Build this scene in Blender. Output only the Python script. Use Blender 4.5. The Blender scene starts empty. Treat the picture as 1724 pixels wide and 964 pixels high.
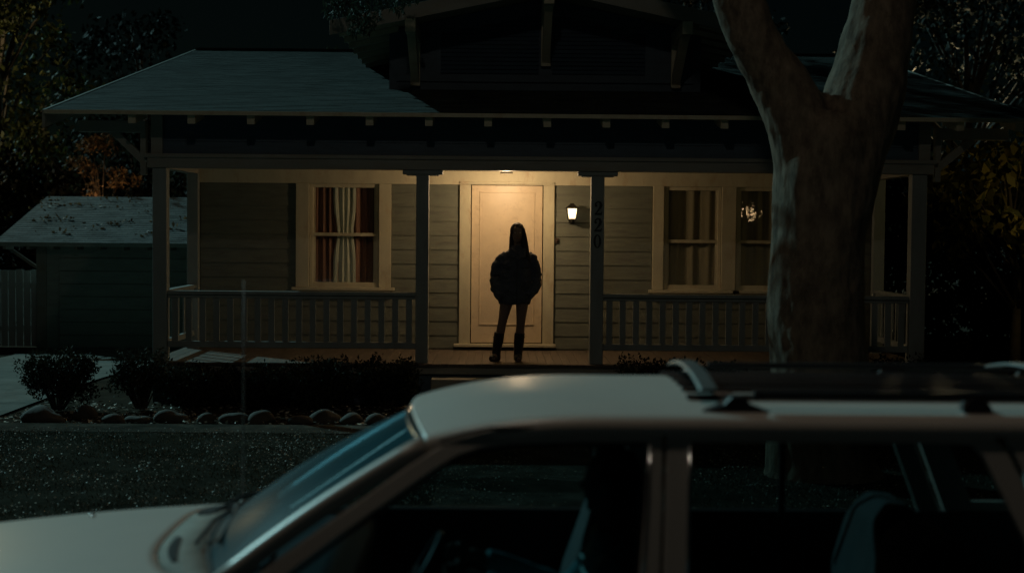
import bpy, bmesh, math, random
import numpy as np
from mathutils import Vector, Matrix, noise
R = math.radians
random.seed(7)
scn = bpy.context.scene
col = scn.collection

# ------------------------------------------------------------------ camera
cd = bpy.data.cameras.new('camera'); cam = bpy.data.objects.new('camera', cd); col.objects.link(cam)
cd.sensor_width = 36; cd.lens = 50.1; cd.clip_start = 0.1; cd.clip_end = 500
CAMROT = Matrix.Rotation(R(-0.57), 4, 'Z') @ Matrix.Rotation(R(90 - 2.31), 4, 'X') @ Matrix.Rotation(R(0.49), 4, 'Z')
cam.matrix_world = Matrix.Translation((0, -17.5, 2.15)) @ CAMROT
cd.dof.use_dof = True; cd.dof.focus_distance = 17.7; cd.dof.aperture_fstop = 1.5
scn.camera = cam
# ------------------------------------------------------------------ exposure
scn.view_settings.view_transform = 'Standard'; scn.view_settings.look = 'None'
scn.view_settings.gamma = 1.0; scn.view_settings.exposure = 0.0
scn.cycles.max_bounces = 6; scn.cycles.transparent_max_bounces = 12
scn.cycles.use_denoising = True
scn.cycles.sample_clamp_indirect = 3.0
# ------------------------------------------------------------------ world: moonlit night sky
MOON_EL, MOON_DIR = R(31), Vector((-0.71, 0.70, 0)).normalized()
w = bpy.data.worlds.new('World'); scn.world = w; w.use_nodes = True
nt = w.node_tree; bg = nt.nodes['Background']
sky = nt.nodes.new('ShaderNodeTexSky'); sky.sky_type = 'NISHITA'; sky.sun_disc = False
sky.sun_elevation = MOON_EL; sky.sun_rotation = math.atan2(MOON_DIR.x, MOON_DIR.y)
hs = nt.nodes.new('ShaderNodeMix'); hs.data_type = 'RGBA'; hs.blend_type = 'MULTIPLY'; hs.inputs['Factor'].default_value = 1
hs.inputs['B'].default_value = (0.5, 0.95, 0.85, 1)
nt.links.new(sky.outputs[0], hs.inputs['A']); nt.links.new(hs.outputs['Result'], bg.inputs['Color'])
bg.inputs['Strength'].default_value = 0.0003
# ------------------------------------------------------------------ moonlight
def light(name, kind, loc, energy, color, **kw):
    l = bpy.data.lights.new(name, kind); l.energy = energy; l.color = color
    for k, v in kw.items(): setattr(l, k, v)
    o = bpy.data.objects.new(name, l); o.location = loc; col.objects.link(o); return o
moon = light('moon', 'SUN', (-30, 20, 25), 1.38, (0.42, 0.84, 0.87), angle=R(0.6))
md = MOON_DIR * math.cos(MOON_EL) + Vector((0, 0, math.sin(MOON_EL)))
moon.rotation_euler = (-md).to_track_quat('-Z', 'Y').to_euler()

# ================================================================== helpers
F_PX = 50.1 / 36 * 1724
def at(px, py, Y):
    """world point seen at a pixel of the 1724x964 photograph, on the depth plane Y"""
    d = CAMROT.to_3x3() @ Vector(((px - 862) / F_PX, -(py - 482) / F_PX, -1))
    t = (Y + 17.5) / d.y
    return Vector((0, -17.5, 2.15)) + d * t

class MB:
    def __init__(s): s.v = []; s.f = []
    def add(s, vs, fs):
        n = len(s.v); s.v += [tuple(v) for v in vs]; s.f += [tuple(i + n for i in f) for f in fs]; return s
    def box(s, x0, x1, y0, y1, z0, z1):
        if x0 > x1: x0, x1 = x1, x0
        if y0 > y1: y0, y1 = y1, y0
        if z0 > z1: z0, z1 = z1, z0
        return s.add([(x0,y0,z0),(x1,y0,z0),(x1,y1,z0),(x0,y1,z0),(x0,y0,z1),(x1,y0,z1),(x1,y1,z1),(x0,y1,z1)],
              [(0,3,2,1),(4,5,6,7),(0,1,5,4),(1,2,6,5),(2,3,7,6),(3,0,4,7)])
    def bar(s, p, q, w_, h_, up=(0,0,1)):
        p = Vector(p); q = Vector(q); d = (q - p).normalized(); up = Vector(up)
        sd = d.cross(up)
        if sd.length < 1e-4: sd = d.cross(Vector((1,0,0)))
        sd.normalize(); u = sd.cross(d).normalized(); a = sd * w_ / 2; b = u * h_ / 2
        return s.add([p-a-b,p+a-b,p+a+b,p-a+b,q-a-b,q+a-b,q+a+b,q-a+b],
              [(0,3,2,1),(4,5,6,7),(0,1,5,4),(1,2,6,5),(2,3,7,6),(3,0,4,7)])
    def tube(s, pts, rad, n=10, squash=1.0, cap=True):
        pts = [Vector(p) for p in pts]
        if not hasattr(rad, '__len__'): rad = [rad] * len(pts)
        vs = []; fs = []; ref = None
        for i, p in enumerate(pts):
            d = (pts[min(i+1, len(pts)-1)] - pts[max(i-1, 0)]).normalized()
            if ref is None: ref = Vector((1,0,0)) if abs(d.x) < .8 else Vector((0,1,0))
            a = (ref - d * ref.dot(d)).normalized(); b = d.cross(a); ref = a
            r = rad[i]; ra, rb = (r if hasattr(r, '__len__') else (r, r * squash))
            for k in range(n):
                t = 2 * math.pi * k / n; vs.append(p + a * math.cos(t) * ra + b * math.sin(t) * rb)
        for i in range(len(pts)-1):
            for k in range(n):
                fs.append((i*n+k, i*n+(k+1) % n, (i+1)*n+(k+1) % n, (i+1)*n+k))
        if cap: fs.append(tuple(range(n-1, -1, -1))); fs.append(tuple((len(pts)-1)*n+k for k in range(n)))
        return s.add(vs, fs)
    def ball(s, c, r, nu=16, nv=10):
        if not hasattr(r, '__len__'): r = (r, r, r)
        vs = []; fs = []
        for j in range(1, nv):
            ph = math.pi * j / nv
            for i in range(nu):
                t = 2*math.pi*i/nu
                vs.append((c[0]+r[0]*math.sin(ph)*math.cos(t), c[1]+r[1]*math.sin(ph)*math.sin(t), c[2]+r[2]*math.cos(ph)))
        top = len(vs); vs.append((c[0],c[1],c[2]+r[2])); vs.append((c[0],c[1],c[2]-r[2]))
        for j in range(nv-2):
            for i in range(nu): fs.append((j*nu+i, (j+1)*nu+i, (j+1)*nu+(i+1)%nu, j*nu+(i+1)%nu))
        for i in range(nu):
            fs.append((top, i, (i+1)%nu)); b = (nv-2)*nu; fs.append((top+1, b+(i+1)%nu, b+i))
        return s.add(vs, fs)
    def loft(s, rings, cap=True):
        n = len(rings[0]); vs = [v for r in rings for v in r]; fs = []
        for i in range(len(rings)-1):
            for k in range(n): fs.append((i*n+k, i*n+(k+1)%n, (i+1)*n+(k+1)%n, (i+1)*n+k))
        if cap: fs.append(tuple(range(n-1,-1,-1))); fs.append(tuple((len(rings)-1)*n+k for k in range(n)))
        return s.add(vs, fs)
    def ell(s, secs, n=20):
        """vertical-ish stack of ellipses (cx,cy,cz,rx,ry)"""
        return s.loft([[(c[0]+c[3]*math.cos(2*math.pi*k/n), c[1]+c[4]*math.sin(2*math.pi*k/n), c[2]) for k in range(n)] for c in secs])
    def prism(s, poly, axis, a, b):
        n = len(poly)
        def m(p, t):
            if axis == 'y': return (p[0], t, p[1])
            if axis == 'x': return (t, p[0], p[1])
            return (p[0], p[1], t)
        vs = [m(p, a) for p in poly] + [m(p, b) for p in poly]
        fs = [tuple(range(n)), tuple(range(2*n-1, n-1, -1))] + [(i, i+n, (i+1)%n+n, (i+1)%n) for i in range(n)]
        return s.add(vs, fs)
    def build(s, name, mat, parent=None, smooth=False, bevel=0, sub=0, solid=0, fixn=True, auto=None):
        me = bpy.data.meshes.new(name); me.from_pydata(s.v, [], s.f)
        if fixn:
            bm = bmesh.new(); bm.from_mesh(me); bmesh.ops.recalc_face_normals(bm, faces=bm.faces[:]); bm.to_mesh(me); bm.free()
        o = bpy.data.objects.new(name, me); col.objects.link(o); me.materials.append(mat)
        if smooth: me.polygons.foreach_set('use_smooth', [True]*len(me.polygons))
        if solid: m = o.modifiers.new('solid', 'SOLIDIFY'); m.thickness = solid; m.offset = 0
        if bevel: m = o.modifiers.new('bevel', 'BEVEL'); m.width = bevel; m.segments = 2; m.limit_method = 'ANGLE'
        if sub: m = o.modifiers.new('sub', 'SUBSURF'); m.levels = sub; m.render_levels = sub
        if parent:
            o.parent = parent; o.matrix_parent_inverse = Matrix.Translation(-parent.location)
        return o

def tag(o, label=None, cat=None, group=None, kind=None):
    if label: o['label'] = label
    if cat: o['category'] = cat
    if group: o['group'] = group
    if kind: o['kind'] = kind
    return o
def empty(name, loc, label, cat, group=None):
    o = bpy.data.objects.new(name, None); col.objects.link(o); o.location = loc; o.empty_display_size = .2
    return tag(o, label, cat, group)
def copy_tree(o, parent=None):
    c = o.copy(); col.objects.link(c)
    if parent: c.parent = parent
    for ch in list(o.children): copy_tree(ch, c)
    return c

def remesh(o, voxel, smooth_it=4, disp=None):
    """fuse overlapping shells into one continuous skin"""
    m = o.modifiers.new('r', 'REMESH'); m.mode = 'VOXEL'; m.voxel_size = voxel
    if smooth_it:
        m2 = o.modifiers.new('s', 'SMOOTH'); m2.iterations = smooth_it; m2.factor = .5
    tmp = bpy.data.scenes.new('tmp'); q = bpy.data.objects.new('tmp', o.data); tmp.collection.objects.link(q)
    for a in o.modifiers:
        c = q.modifiers.new(a.name, a.type)
        if a.type == 'REMESH': c.mode = 'VOXEL'; c.voxel_size = a.voxel_size
        else: c.iterations = a.iterations; c.factor = a.factor
    vl = tmp.view_layers[0]; vl.update(); dg = vl.depsgraph; dg.update()
    me = bpy.data.meshes.new_from_object(q.evaluated_get(dg)); o.modifiers.clear()
    bpy.data.objects.remove(q); bpy.data.scenes.remove(tmp)
    mats = list(o.data.materials); o.data = me
    if not me.materials and mats: me.materials.append(mats[0])
    if disp:
        for v in me.vertices: v.co += v.normal * disp(v.co)
    me.polygons.foreach_set('use_smooth', [True]*len(me.polygons))
    return o

# ------------------------------------------------------------------ materials
def mat(name, c, rough=.7, var=.15, scale=4, bump=.0, bscale=40, metal=0, spec=.5, coat=0, stretch=(1,1,1), dirt=None, dscale=1.5, emit=None, estr=0):
    m = bpy.data.materials.new(name); m.use_nodes = True; n = m.node_tree; b = n.nodes['Principled BSDF']
    b.inputs['Roughness'].default_value = rough; b.inputs['Metallic'].default_value = metal
    b.inputs['Specular IOR Level'].default_value = spec; b.inputs['Coat Weight'].default_value = coat; b.inputs['Coat Roughness'].default_value = .32
    tc = n.nodes.new('ShaderNodeTexCoord'); mp = n.nodes.new('ShaderNodeMapping'); mp.inputs['Scale'].default_value = stretch
    n.links.new(tc.outputs['Object'], mp.inputs[0])
    nz = n.nodes.new('ShaderNodeTexNoise'); nz.inputs['Scale'].default_value = scale; nz.inputs['Detail'].default_value = 6; nz.inputs['Roughness'].default_value = .65
    n.links.new(mp.outputs[0], nz.inputs['Vector'])
    rp = n.nodes.new('ShaderNodeMapRange'); rp.inputs[1].default_value = .3; rp.inputs[2].default_value = .7; rp.inputs[3].default_value = 1-var; rp.inputs[4].default_value = 1+var
    n.links.new(nz.outputs['Fac'], rp.inputs[0])
    mx = n.nodes.new('ShaderNodeVectorMath'); mx.operation = 'SCALE'; mx.inputs[0].default_value = c[:3]
    n.links.new(rp.outputs[0], mx.inputs['Scale']); out = mx.outputs[0]
    if dirt:
        n2 = n.nodes.new('ShaderNodeTexNoise'); n2.inputs['Scale'].default_value = dscale; n2.inputs['Detail'].default_value = 8; n2.inputs['Roughness'].default_value = .75
        n.links.new(mp.outputs[0], n2.inputs['Vector'])
        r2 = n.nodes.new('ShaderNodeMapRange'); r2.inputs[1].default_value = .52; r2.inputs[2].default_value = .68
        n.links.new(n2.outputs['Fac'], r2.inputs[0])
        mi = n.nodes.new('ShaderNodeMix'); mi.data_type = 'RGBA'; n.links.new(r2.outputs[0], mi.inputs['Factor']); n.links.new(out, mi.inputs['A']); mi.inputs['B'].default_value = (*dirt, 1)
        out = mi.outputs['Result']
    n.links.new(out, b.inputs['Base Color'])
    if bump:
        n3 = n.nodes.new('ShaderNodeTexNoise'); n3.inputs['Scale'].default_value = bscale; n3.inputs['Detail'].default_value = 5
        n.links.new(mp.outputs[0], n3.inputs['Vector'])
        bp = n.nodes.new('ShaderNodeBump'); bp.inputs['Strength'].default_value = bump; bp.inputs['Distance'].default_value = min(.01, .12/bscale)
        n.links.new(n3.outputs['Fac'], bp.inputs['Height']); n.links.new(bp.outputs[0], b.inputs['Normal'])
    if emit:
        b.inputs['Emission Color'].default_value = (*emit, 1); b.inputs['Emission Strength'].default_value = estr
    return m
def leafmat(name, c1, c2, rough=.5, trans=.25):
    m = bpy.data.materials.new(name); m.use_nodes = True; n = m.node_tree; b = n.nodes['Principled BSDF']
    g = n.nodes.new('ShaderNodeNewGeometry'); mi = n.nodes.new('ShaderNodeMix'); mi.data_type = 'RGBA'
    mi.inputs['A'].default_value = (*c1, 1); mi.inputs['B'].default_value = (*c2, 1)
    pw = n.nodes.new('ShaderNodeMath'); pw.operation = 'POWER'; pw.inputs[1].default_value = 1.6
    n.links.new(g.outputs['Random Per Island'], pw.inputs[0]); n.links.new(pw.outputs[0], mi.inputs['Factor'])
    n.links.new(mi.outputs['Result'], b.inputs['Base Color']); b.inputs['Roughness'].default_value = rough; b.inputs['Specular IOR Level'].default_value = .15
    t = n.nodes.new('ShaderNodeBsdfTranslucent'); n.links.new(mi.outputs['Result'], t.inputs[0])
    ms = n.nodes.new('ShaderNodeMixShader'); ms.inputs[0].default_value = trans
    n.links.new(b.outputs[0], ms.inputs[1]); n.links.new(t.outputs[0], ms.inputs[2]); n.links.new(ms.outputs[0], n.nodes['Material Output'].inputs[0])
    return m
def glassmat(name, tint=(.8,.85,.85), ior=1.5, wob=0, rough=0.0, sky_sheen=0, gpow=4.0, gmax=.9):
    m = bpy.data.materials.new(name); m.use_nodes = True; n = m.node_tree; n.nodes.remove(n.nodes['Principled BSDF'])
    t = n.nodes.new('ShaderNodeBsdfTransparent'); t.inputs[0].default_value = (*tint, 1)
    g = n.nodes.new('ShaderNodeBsdfGlossy'); g.inputs['Roughness'].default_value = rough; lw = n.nodes.new('ShaderNodeLayerWeight'); lw.inputs['Blend'].default_value = .5
    pw = n.nodes.new('ShaderNodeMath'); pw.operation = 'POWER'; pw.inputs[1].default_value = gpow; n.links.new(lw.outputs['Facing'], pw.inputs[0])
    r0 = ((ior-1)/(ior+1))**2; f = n.nodes.new('ShaderNodeMapRange'); f.inputs[3].default_value = r0; f.inputs[4].default_value = gmax; n.links.new(pw.outputs[0], f.inputs[0])
    ms = n.nodes.new('ShaderNodeMixShader'); n.links.new(f.outputs[0], ms.inputs[0]); n.links.new(t.outputs[0], ms.inputs[1]); n.links.new(g.outputs[0], ms.inputs[2])
    n.links.new(ms.outputs[0], n.nodes['Material Output'].inputs[0])
    if sky_sheen:   # teal diffuse tint painted in for lit sky mirrored in the glass
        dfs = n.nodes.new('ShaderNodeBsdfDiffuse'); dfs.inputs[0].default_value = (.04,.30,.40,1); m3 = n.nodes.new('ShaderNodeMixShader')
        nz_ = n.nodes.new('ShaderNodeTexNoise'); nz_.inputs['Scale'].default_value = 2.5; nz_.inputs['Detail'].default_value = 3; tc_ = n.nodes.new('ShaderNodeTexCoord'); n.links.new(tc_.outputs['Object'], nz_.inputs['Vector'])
        mr = n.nodes.new('ShaderNodeMapRange'); mr.inputs[1].default_value = .3; mr.inputs[2].default_value = .7; mr.inputs[3].default_value = sky_sheen*.5; mr.inputs[4].default_value = sky_sheen*1.5
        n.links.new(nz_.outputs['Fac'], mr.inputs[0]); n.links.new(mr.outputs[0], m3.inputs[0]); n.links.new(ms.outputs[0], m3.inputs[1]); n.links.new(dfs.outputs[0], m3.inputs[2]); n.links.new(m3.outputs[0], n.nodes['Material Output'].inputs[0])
    if wob:
        tc = n.nodes.new('ShaderNodeTexCoord'); nz = n.nodes.new('ShaderNodeTexNoise'); nz.inputs['Scale'].default_value = 9
        bp = n.nodes.new('ShaderNodeBump'); bp.inputs['Strength'].default_value = wob; bp.inputs['Distance'].default_value = .01
        n.links.new(tc.outputs['Object'], nz.inputs['Vector']); n.links.new(nz.outputs['Fac'], bp.inputs['Height']); n.links.new(bp.outputs[0], g.inputs['Normal'])
    return m

def shinglemat(name, c, tabs=3.2, rows=7.0):
    m = mat(name, c, .9, .22, 2.2, .06, 14, spec=.1, dirt=(c[0]*.45, c[1]*.45, c[2]*.42), dscale=.9)
    n = m.node_tree; b = n.nodes['Principled BSDF']; src = b.inputs['Base Color'].links[0].from_socket
    tc = n.nodes.new('ShaderNodeTexCoord'); br = n.nodes.new('ShaderNodeTexBrick')
    br.inputs['Scale'].default_value = 1; br.inputs['Brick Width'].default_value = .3; br.inputs['Row Height'].default_value = .14
    br.inputs['Mortar Size'].default_value = .004; br.inputs['Color1'].default_value = (.72,.72,.72,1); br.inputs['Color2'].default_value = (1.25,1.25,1.25,1); br.inputs['Mortar'].default_value = (.4,.4,.4,1)
    n.links.new(tc.outputs['Object'], br.inputs['Vector'])
    mi = n.nodes.new('ShaderNodeMix'); mi.data_type = 'RGBA'; mi.blend_type = 'MULTIPLY'; mi.inputs['Factor'].default_value = .8
    n.links.new(src, mi.inputs['A']); n.links.new(br.outputs['Color'], mi.inputs['B']); n.links.new(mi.outputs['Result'], b.inputs['Base Color'])
    return m

M = dict(
 siding = mat('siding', (.135,.145,.115), .62, .16, 3, .25, 60, stretch=(1,1,5), dirt=(.10,.10,.085), dscale=2.5),
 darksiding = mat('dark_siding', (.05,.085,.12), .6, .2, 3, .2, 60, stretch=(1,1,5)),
 trim = mat('trim', (.50,.46,.33), .55, .10, 5, .25, 70, stretch=(1,1,.4), dirt=(.42,.33,.22), dscale=6),
 post = mat('post_paint', (.24,.27,.26), .6, .15, 5, .2, 60, stretch=(1,1,.3)),
 beam = mat('beam_paint', (.25,.25,.22), .6, .15, 4, .25, 60, stretch=(.3,1,1), dirt=(.25,.22,.17), dscale=5),
 door = mat('door_paint', (.62,.50,.35), .42, .06, 6, .12, 90, dirt=(.52,.41,.28), dscale=9),
 floor = mat('porch_boards', (.11,.085,.065), .55, .3, 3, .2, 50, stretch=(6,.6,1)),
 roof = shinglemat('roof_shingles', (.055,.064,.060)),
 roof2 = shinglemat('garage_shingles', (.19,.20,.20)),
 garage = mat('garage_paint', (.30,.34,.31), .7, .15, 3, .2, 40, stretch=(1,1,4)),
 dark = mat('interior_dark', (.01,.01,.01), .9),
 iron = mat('black_metal', (.02,.018,.016), .4, .1, 8, metal=.3),
 digit = mat('digit_black', (.012,.012,.014), .35),
 bark = mat('bark', (.155,.118,.086), .9, .5, 7, .9, 16, stretch=(1.5,1.5,.7), dirt=(.07,.052,.038), dscale=4, spec=.15),
 darkbark = mat('dark_bark', (.08,.065,.05), .9, .3, 5, .6, 20),
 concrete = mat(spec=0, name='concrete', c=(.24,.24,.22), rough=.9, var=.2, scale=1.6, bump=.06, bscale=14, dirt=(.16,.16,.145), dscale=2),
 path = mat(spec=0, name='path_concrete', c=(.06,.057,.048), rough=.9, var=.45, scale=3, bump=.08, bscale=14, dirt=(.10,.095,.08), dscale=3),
 asphalt = mat(spec=0, name='asphalt', c=(.05,.05,.052), rough=.85, var=.2, scale=8, bump=.2, bscale=30),
 soil = mat(spec=0, name='soil', c=(.05,.042,.033), rough=.95, var=.35, scale=3, bump=0, bscale=18, dirt=(.09,.075,.055), dscale=4),
 lawnsoil = mat(spec=0, name='lawn_soil', c=(.03,.031,.025), rough=.95, var=.45, scale=2.5, bump=.08, bscale=20, dirt=(.022,.024,.018), dscale=.8),
 stone = mat('stone', (.06,.053,.043), .85, .3, 5, .6, 25),
 fence = mat('fence_paint', (.42,.46,.45), .7, .12, 4, .2, 40, stretch=(3,3,.4)),
 paint = mat('car_paint', (.53,.49,.45), .42, .03, 3, coat=.35),
 chrome = mat('chrome', (.75,.78,.8), .18, .03, metal=1),
 black = mat('black_plastic', (.018,.018,.02), .45),
 rubber = mat('rubber', (.02,.02,.02), .8),
 grey = mat('grey_metal', (.20,.22,.22), .35, metal=.5),
 seat = mat('seat_fabric', (.10,.12,.13), .9, .2, 8, .2, 200),
 dash = mat('dash_plastic', (.03,.032,.035), .6),
 skin = mat('skin', (.17,.115,.09), .5, .06, 10),
 hair = mat('hair', (.022,.015,.011), .75, .4, 40, .6, 120, stretch=(6,6,.6)),
 jacket = mat('dark_jacket', (.050,.060,.080), .75, .3, 9, .35, 60),
 boot = mat('black_leather', (.014,.013,.013), .4, .2, 10),
 teal = mat('teal_shirt', (.10,.30,.32), .8, .15, 10),
 eye = mat('eye', (.5,.48,.45), .2), lip = mat('lip', (.30,.12,.10), .4),
 brown = mat('number_bell', (.05,.03,.02), .5),
 red = mat('red_curtain', (.30,.15,.11), .85, .15, 6, 0, 120, stretch=(4,1,.2)),
 cream = mat('cream_curtain', (.72,.70,.60), .8, .08, 6, 0, 120, stretch=(4,1,.2)),
 tan = mat('tan_curtain', (.40,.33,.23), .85, .15, 6, 0, 120, stretch=(4,1,.2)),
 glass = glassmat('window_glass', (.95,.97,.95), 1.5, wob=.08),
 carglass = glassmat('car_glass', (.48,.56,.56), 1.3, rough=.02),
 screen = glassmat('windscreen_glass', (.30,.45,.50), 1.25, rough=.28, sky_sheen=.12, gpow=6.0, gmax=.16),
 lampglass = mat('lamp_glass', (.9,.85,.7), .4, 0, emit=(1,.80,.50), estr=.5),
 lawn = leafmat('grass_blades', (.02,.024,.014), (.13,.125,.09), .45, .1),
 litter = leafmat('dry_leaves', (.03,.025,.015), (.80,.74,.62), .5, .05),
 shrub = leafmat('shrub_leaves', (.014,.018,.011), (.035,.045,.028), .8, .15),
 dleaf = leafmat('dark_leaves', (.003,.005,.003), (.009,.014,.010), .75, .15),
 yleaf = leafmat('yellowing_leaves', (.05,.06,.015), (.32,.26,.07), .5, .3),
 tealleaf = leafmat('branch_leaves', (.02,.035,.022), (.07,.11,.08), .7, .2),
 oleaf = leafmat('olive_leaves', (.03,.035,.012), (.10,.11,.035), .6, .2),
 orleaf = leafmat('rusty_leaves', (.10,.06,.03), (.32,.21,.11), .6, .2),
)

# ================================================================== the setting: ground
def gz(x, y):
    t = min(1, max(0, (y - 2) / 8.0)); t = t*t*(3-2*t); s = min(1, max(0, (-4.6 - x) / .8))
    return -0.35 * t * s
def sheet(name, xs, ys, zf, m, dz, kind='structure', label=None):
    b = MB(); nx, ny = len(xs), len(ys)
    vs = [(x, y, zf(x, y) + dz) for y in ys for x in xs]
    fs = [(j*nx+i, j*nx+i+1, (j+1)*nx+i+1, (j+1)*nx+i) for j in range(ny-1) for i in range(nx-1)]
    b.add(vs, fs); o = b.build(name, m, smooth=True, fixn=False); o['kind'] = kind
    return o
lin = lambda a, b, n: [a + (b-a)*i/(n-1) for i in range(n)]
sheet('ground', lin(-150,-14,12)+lin(-13,-3,24)+lin(-2,150,16), lin(-60,1,10)+lin(1.5,12,20)+lin(14,200,12), lambda x, y: gz(x, y) - .02, M['soil'], 0)
sheet('driveway', lin(-9.3,-5.6,8), lin(-9.2,15,50), lambda x, y: gz(x, y), M['concrete'], .004)
sheet('lawn_ground', lin(-5.6,11,100), lin(-9.2,-2.72,45), lambda x, y: .02*noise.noise(Vector((x*.8, y*.8, 0))), M['lawnsoil'], .006)
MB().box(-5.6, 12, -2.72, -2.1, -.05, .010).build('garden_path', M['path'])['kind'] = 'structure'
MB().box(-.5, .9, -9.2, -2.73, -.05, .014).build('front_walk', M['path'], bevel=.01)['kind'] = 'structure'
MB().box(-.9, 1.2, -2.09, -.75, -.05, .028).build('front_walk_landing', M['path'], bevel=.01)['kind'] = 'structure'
MB().box(-40, 40, -10.4, -9.2, -.15, .0).build('pavement', M['concrete'], bevel=.01)['kind'] = 'structure'
MB().box(-40, 40, -10.56, -10.4, -.15, .005).build('kerb', M['concrete'], bevel=.02)['kind'] = 'structure'
MB().box(-40, 40, -22, -10.56, -.3, -.0).build('road', M['asphalt'])
bpy.data.objects['road']['kind'] = 'structure'

# ================================================================== foliage helpers
def leaves(pts, size, rng, spread_n=None, droop=0.0, aspect=.5, jit=.4):
    """pts (N,3) -> diamond leaves as one mesh builder result arrays"""
    N = len(pts); d = rng.normal(size=(N,3)); d[:,2] -= droop; d /= np.linalg.norm(d, axis=1)[:,None]
    u = rng.normal(size=(N,3)); sd = np.cross(d, u); sd /= np.linalg.norm(sd, axis=1)[:,None]; nn = np.cross(sd, d)
    L = size * (1 + jit*rng.uniform(-1,1,size=N))[:,None]
    p0 = pts; p1 = pts + d*L*.5 + sd*L*aspect*.5 - nn*L*.08; p2 = pts + d*L; p3 = pts + d*L*.5 - sd*L*aspect*.5 - nn*L*.08
    v = np.stack([p0,p1,p2,p3], 1).reshape(-1,3)
    f = np.arange(N*4).reshape(-1,4)
    return v, f
def np_mesh(name, v, f, m, parent=None):
    me = bpy.data.meshes.new(name); n = len(f); k = f.shape[1]
    me.vertices.add(len(v)); me.vertices.foreach_set('co', v.astype(np.float32).ravel())
    me.loops.add(n*k); me.loops.foreach_set('vertex_index', f.astype(np.int32).ravel())
    me.polygons.add(n); me.polygons.foreach_set('loop_start', np.arange(0, n*k, k, dtype=np.int32)); me.polygons.foreach_set('loop_total', np.full(n, k, dtype=np.int32))
    me.update(calc_edges=True); me.materials.append(m)
    o = bpy.data.objects.new(name, me); col.objects.link(o)
    if parent: o.parent = parent; o.matrix_parent_inverse = Matrix.Translation(-parent.location)
    return o
def clumps(centers, radii, per, rng, flat=1.0):
    out = []
    for c, r in zip(centers, radii):
        n = int(per * r * r); q = rng.normal(size=(n,3)); q /= np.linalg.norm(q, axis=1)[:,None]
        q *= (r * rng.uniform(.25, 1.0, size=n) ** .5)[:,None]; q[:,2] *= flat; out.append(q + np.array(c))
    return np.concatenate(out)
def tree(name, base, height, crown, label, cat, m, seed, n_clumps=26, leaf=.12, per=500, trunk_r=.18, group=None, droop=.3, crown_base=.35, barkm=None, clump_r=.28):
    rng = np.random.default_rng(seed); rnd = random.Random(seed)
    t = empty(name, base, label, cat, group); bx, by, bz = base
    tb = MB(); pts = [(bx, by, bz-.1)]
    for i in range(1, 7):
        pts.append((bx + .12*i*rnd.uniform(-.3,.3), by + .12*i*rnd.uniform(-.3,.3), bz + height*.82*i/6))
    tb.tube(pts, [trunk_r*(1.15-i*.16) for i in range(7)], 9)
    cs, rs = [], []
    for i in range(n_clumps):
        a = rnd.uniform(0, 6.28); hh = rnd.uniform(crown_base, 1.0); rr = crown * math.sin(min(1, (hh-crown_base+.12)/(1.12-crown_base)) * math.pi * .93) * rnd.uniform(.35, 1)
        c = (bx + rr*math.cos(a), by + rr*math.sin(a), bz + height*hh*.95)
        cs.append(c); rs.append(crown * clump_r * rnd.uniform(.7, 1.3))
        if i % 2 == 0:
            k = min(5, max(1, int(hh*6) - 1)); p = Vector(pts[k]); q = Vector(c); mid = p.lerp(q, .5) + Vector((0,0,.1*height*rnd.uniform(-.3,.6)))
            tb.tube([p, mid, q], [trunk_r*.4, trunk_r*.25, trunk_r*.06], 6)
    tb.build('trunk', barkm or M['darkbark'], t, smooth=True)
    v, f = leaves(clumps(cs, rs, per, rng, .8), leaf, rng, droop=droop)
    np_mesh('crown', v, f, m, t)
    return t

# ================================================================== the house
def siding(b, x0, x1, z0, z1, y, pitch=.195, lap=.012, axis='y', sgn=-1, zref=.49):
    """clapboards: every course is tilted and overlaps the one below"""
    k0 = math.floor((z0 - zref) / pitch + 1e-6); k = k0
    while zref + k*pitch < z1 - 1e-4:
        a = max(z0, zref + k*pitch); c = min(z1, zref + (k+1)*pitch)
        fa = 1 - (a - (zref+k*pitch))/pitch; fc = 1 - (c - (zref+k*pitch))/pitch
        ya = y + sgn*(.004 + lap*fa); yc = y + sgn*(.004 + lap*fc); yb = y
        if axis == 'y': b.add([(x0,ya,a),(x1,ya,a),(x1,yc,c),(x0,yc,c),(x0,yb,a),(x1,yb,a),(x1,yb,c),(x0,yb,c)], [(0,1,2,3),(0,4,5,1),(0,3,7,4),(1,5,6,2),(3,2,6,7)])
        else: b.add([(ya,x0,a),(ya,x1,a),(yc,x1,c),(yc,x0,c),(yb,x0,a),(yb,x1,a)], [(0,1,2,3),(0,4,5,1)])
        k += 1
WY = 2.05        # porch back wall
FL = .49         # porch floor
XL, XR = -4.23, 5.28
house = empty('bungalow', (0, 0, 0), 'single-storey wooden bungalow with lit porch, low shingled roof and louvred front gable', 'house')
H = house
# back wall of the porch (around the openings) and body of the house
openings = [(-.40,.64,2.76), (-2.62,-1.60,2.72), (2.20,3.10,2.72), (3.25,4.05,2.72)]
wb = MB()
zw0 = {0: FL, 1: 1.34, 2: 1.34, 3: 1.34}
edges = [XL+.02, -2.62, -1.60, -.40, .64, 2.20, 3.10, 3.25, 4.05, XR-.02]
for i in range(0, 9):
    x0, x1 = edges[i], edges[i+1]
    if i in (1, 5, 7): wb.box(x0, x1, WY, WY+.14, .2, 1.34); wb.box(x0, x1, WY, WY+.14, 2.72, 3.6)
    elif i == 3: wb.box(x0, x1, WY, WY+.14, 2.76, 3.6); wb.box(x0, x1, WY, WY+.14, .2, .50)
    else: wb.box(x0, x1, WY, WY+.14, .2, 3.6)
slope = .208; EZ = 3.46; EY = -.55; RY = 7.9
def roofz(y): return EZ + slope*(y-EY) if y <= RY else EZ + slope*(2*RY-y-EY)
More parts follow.
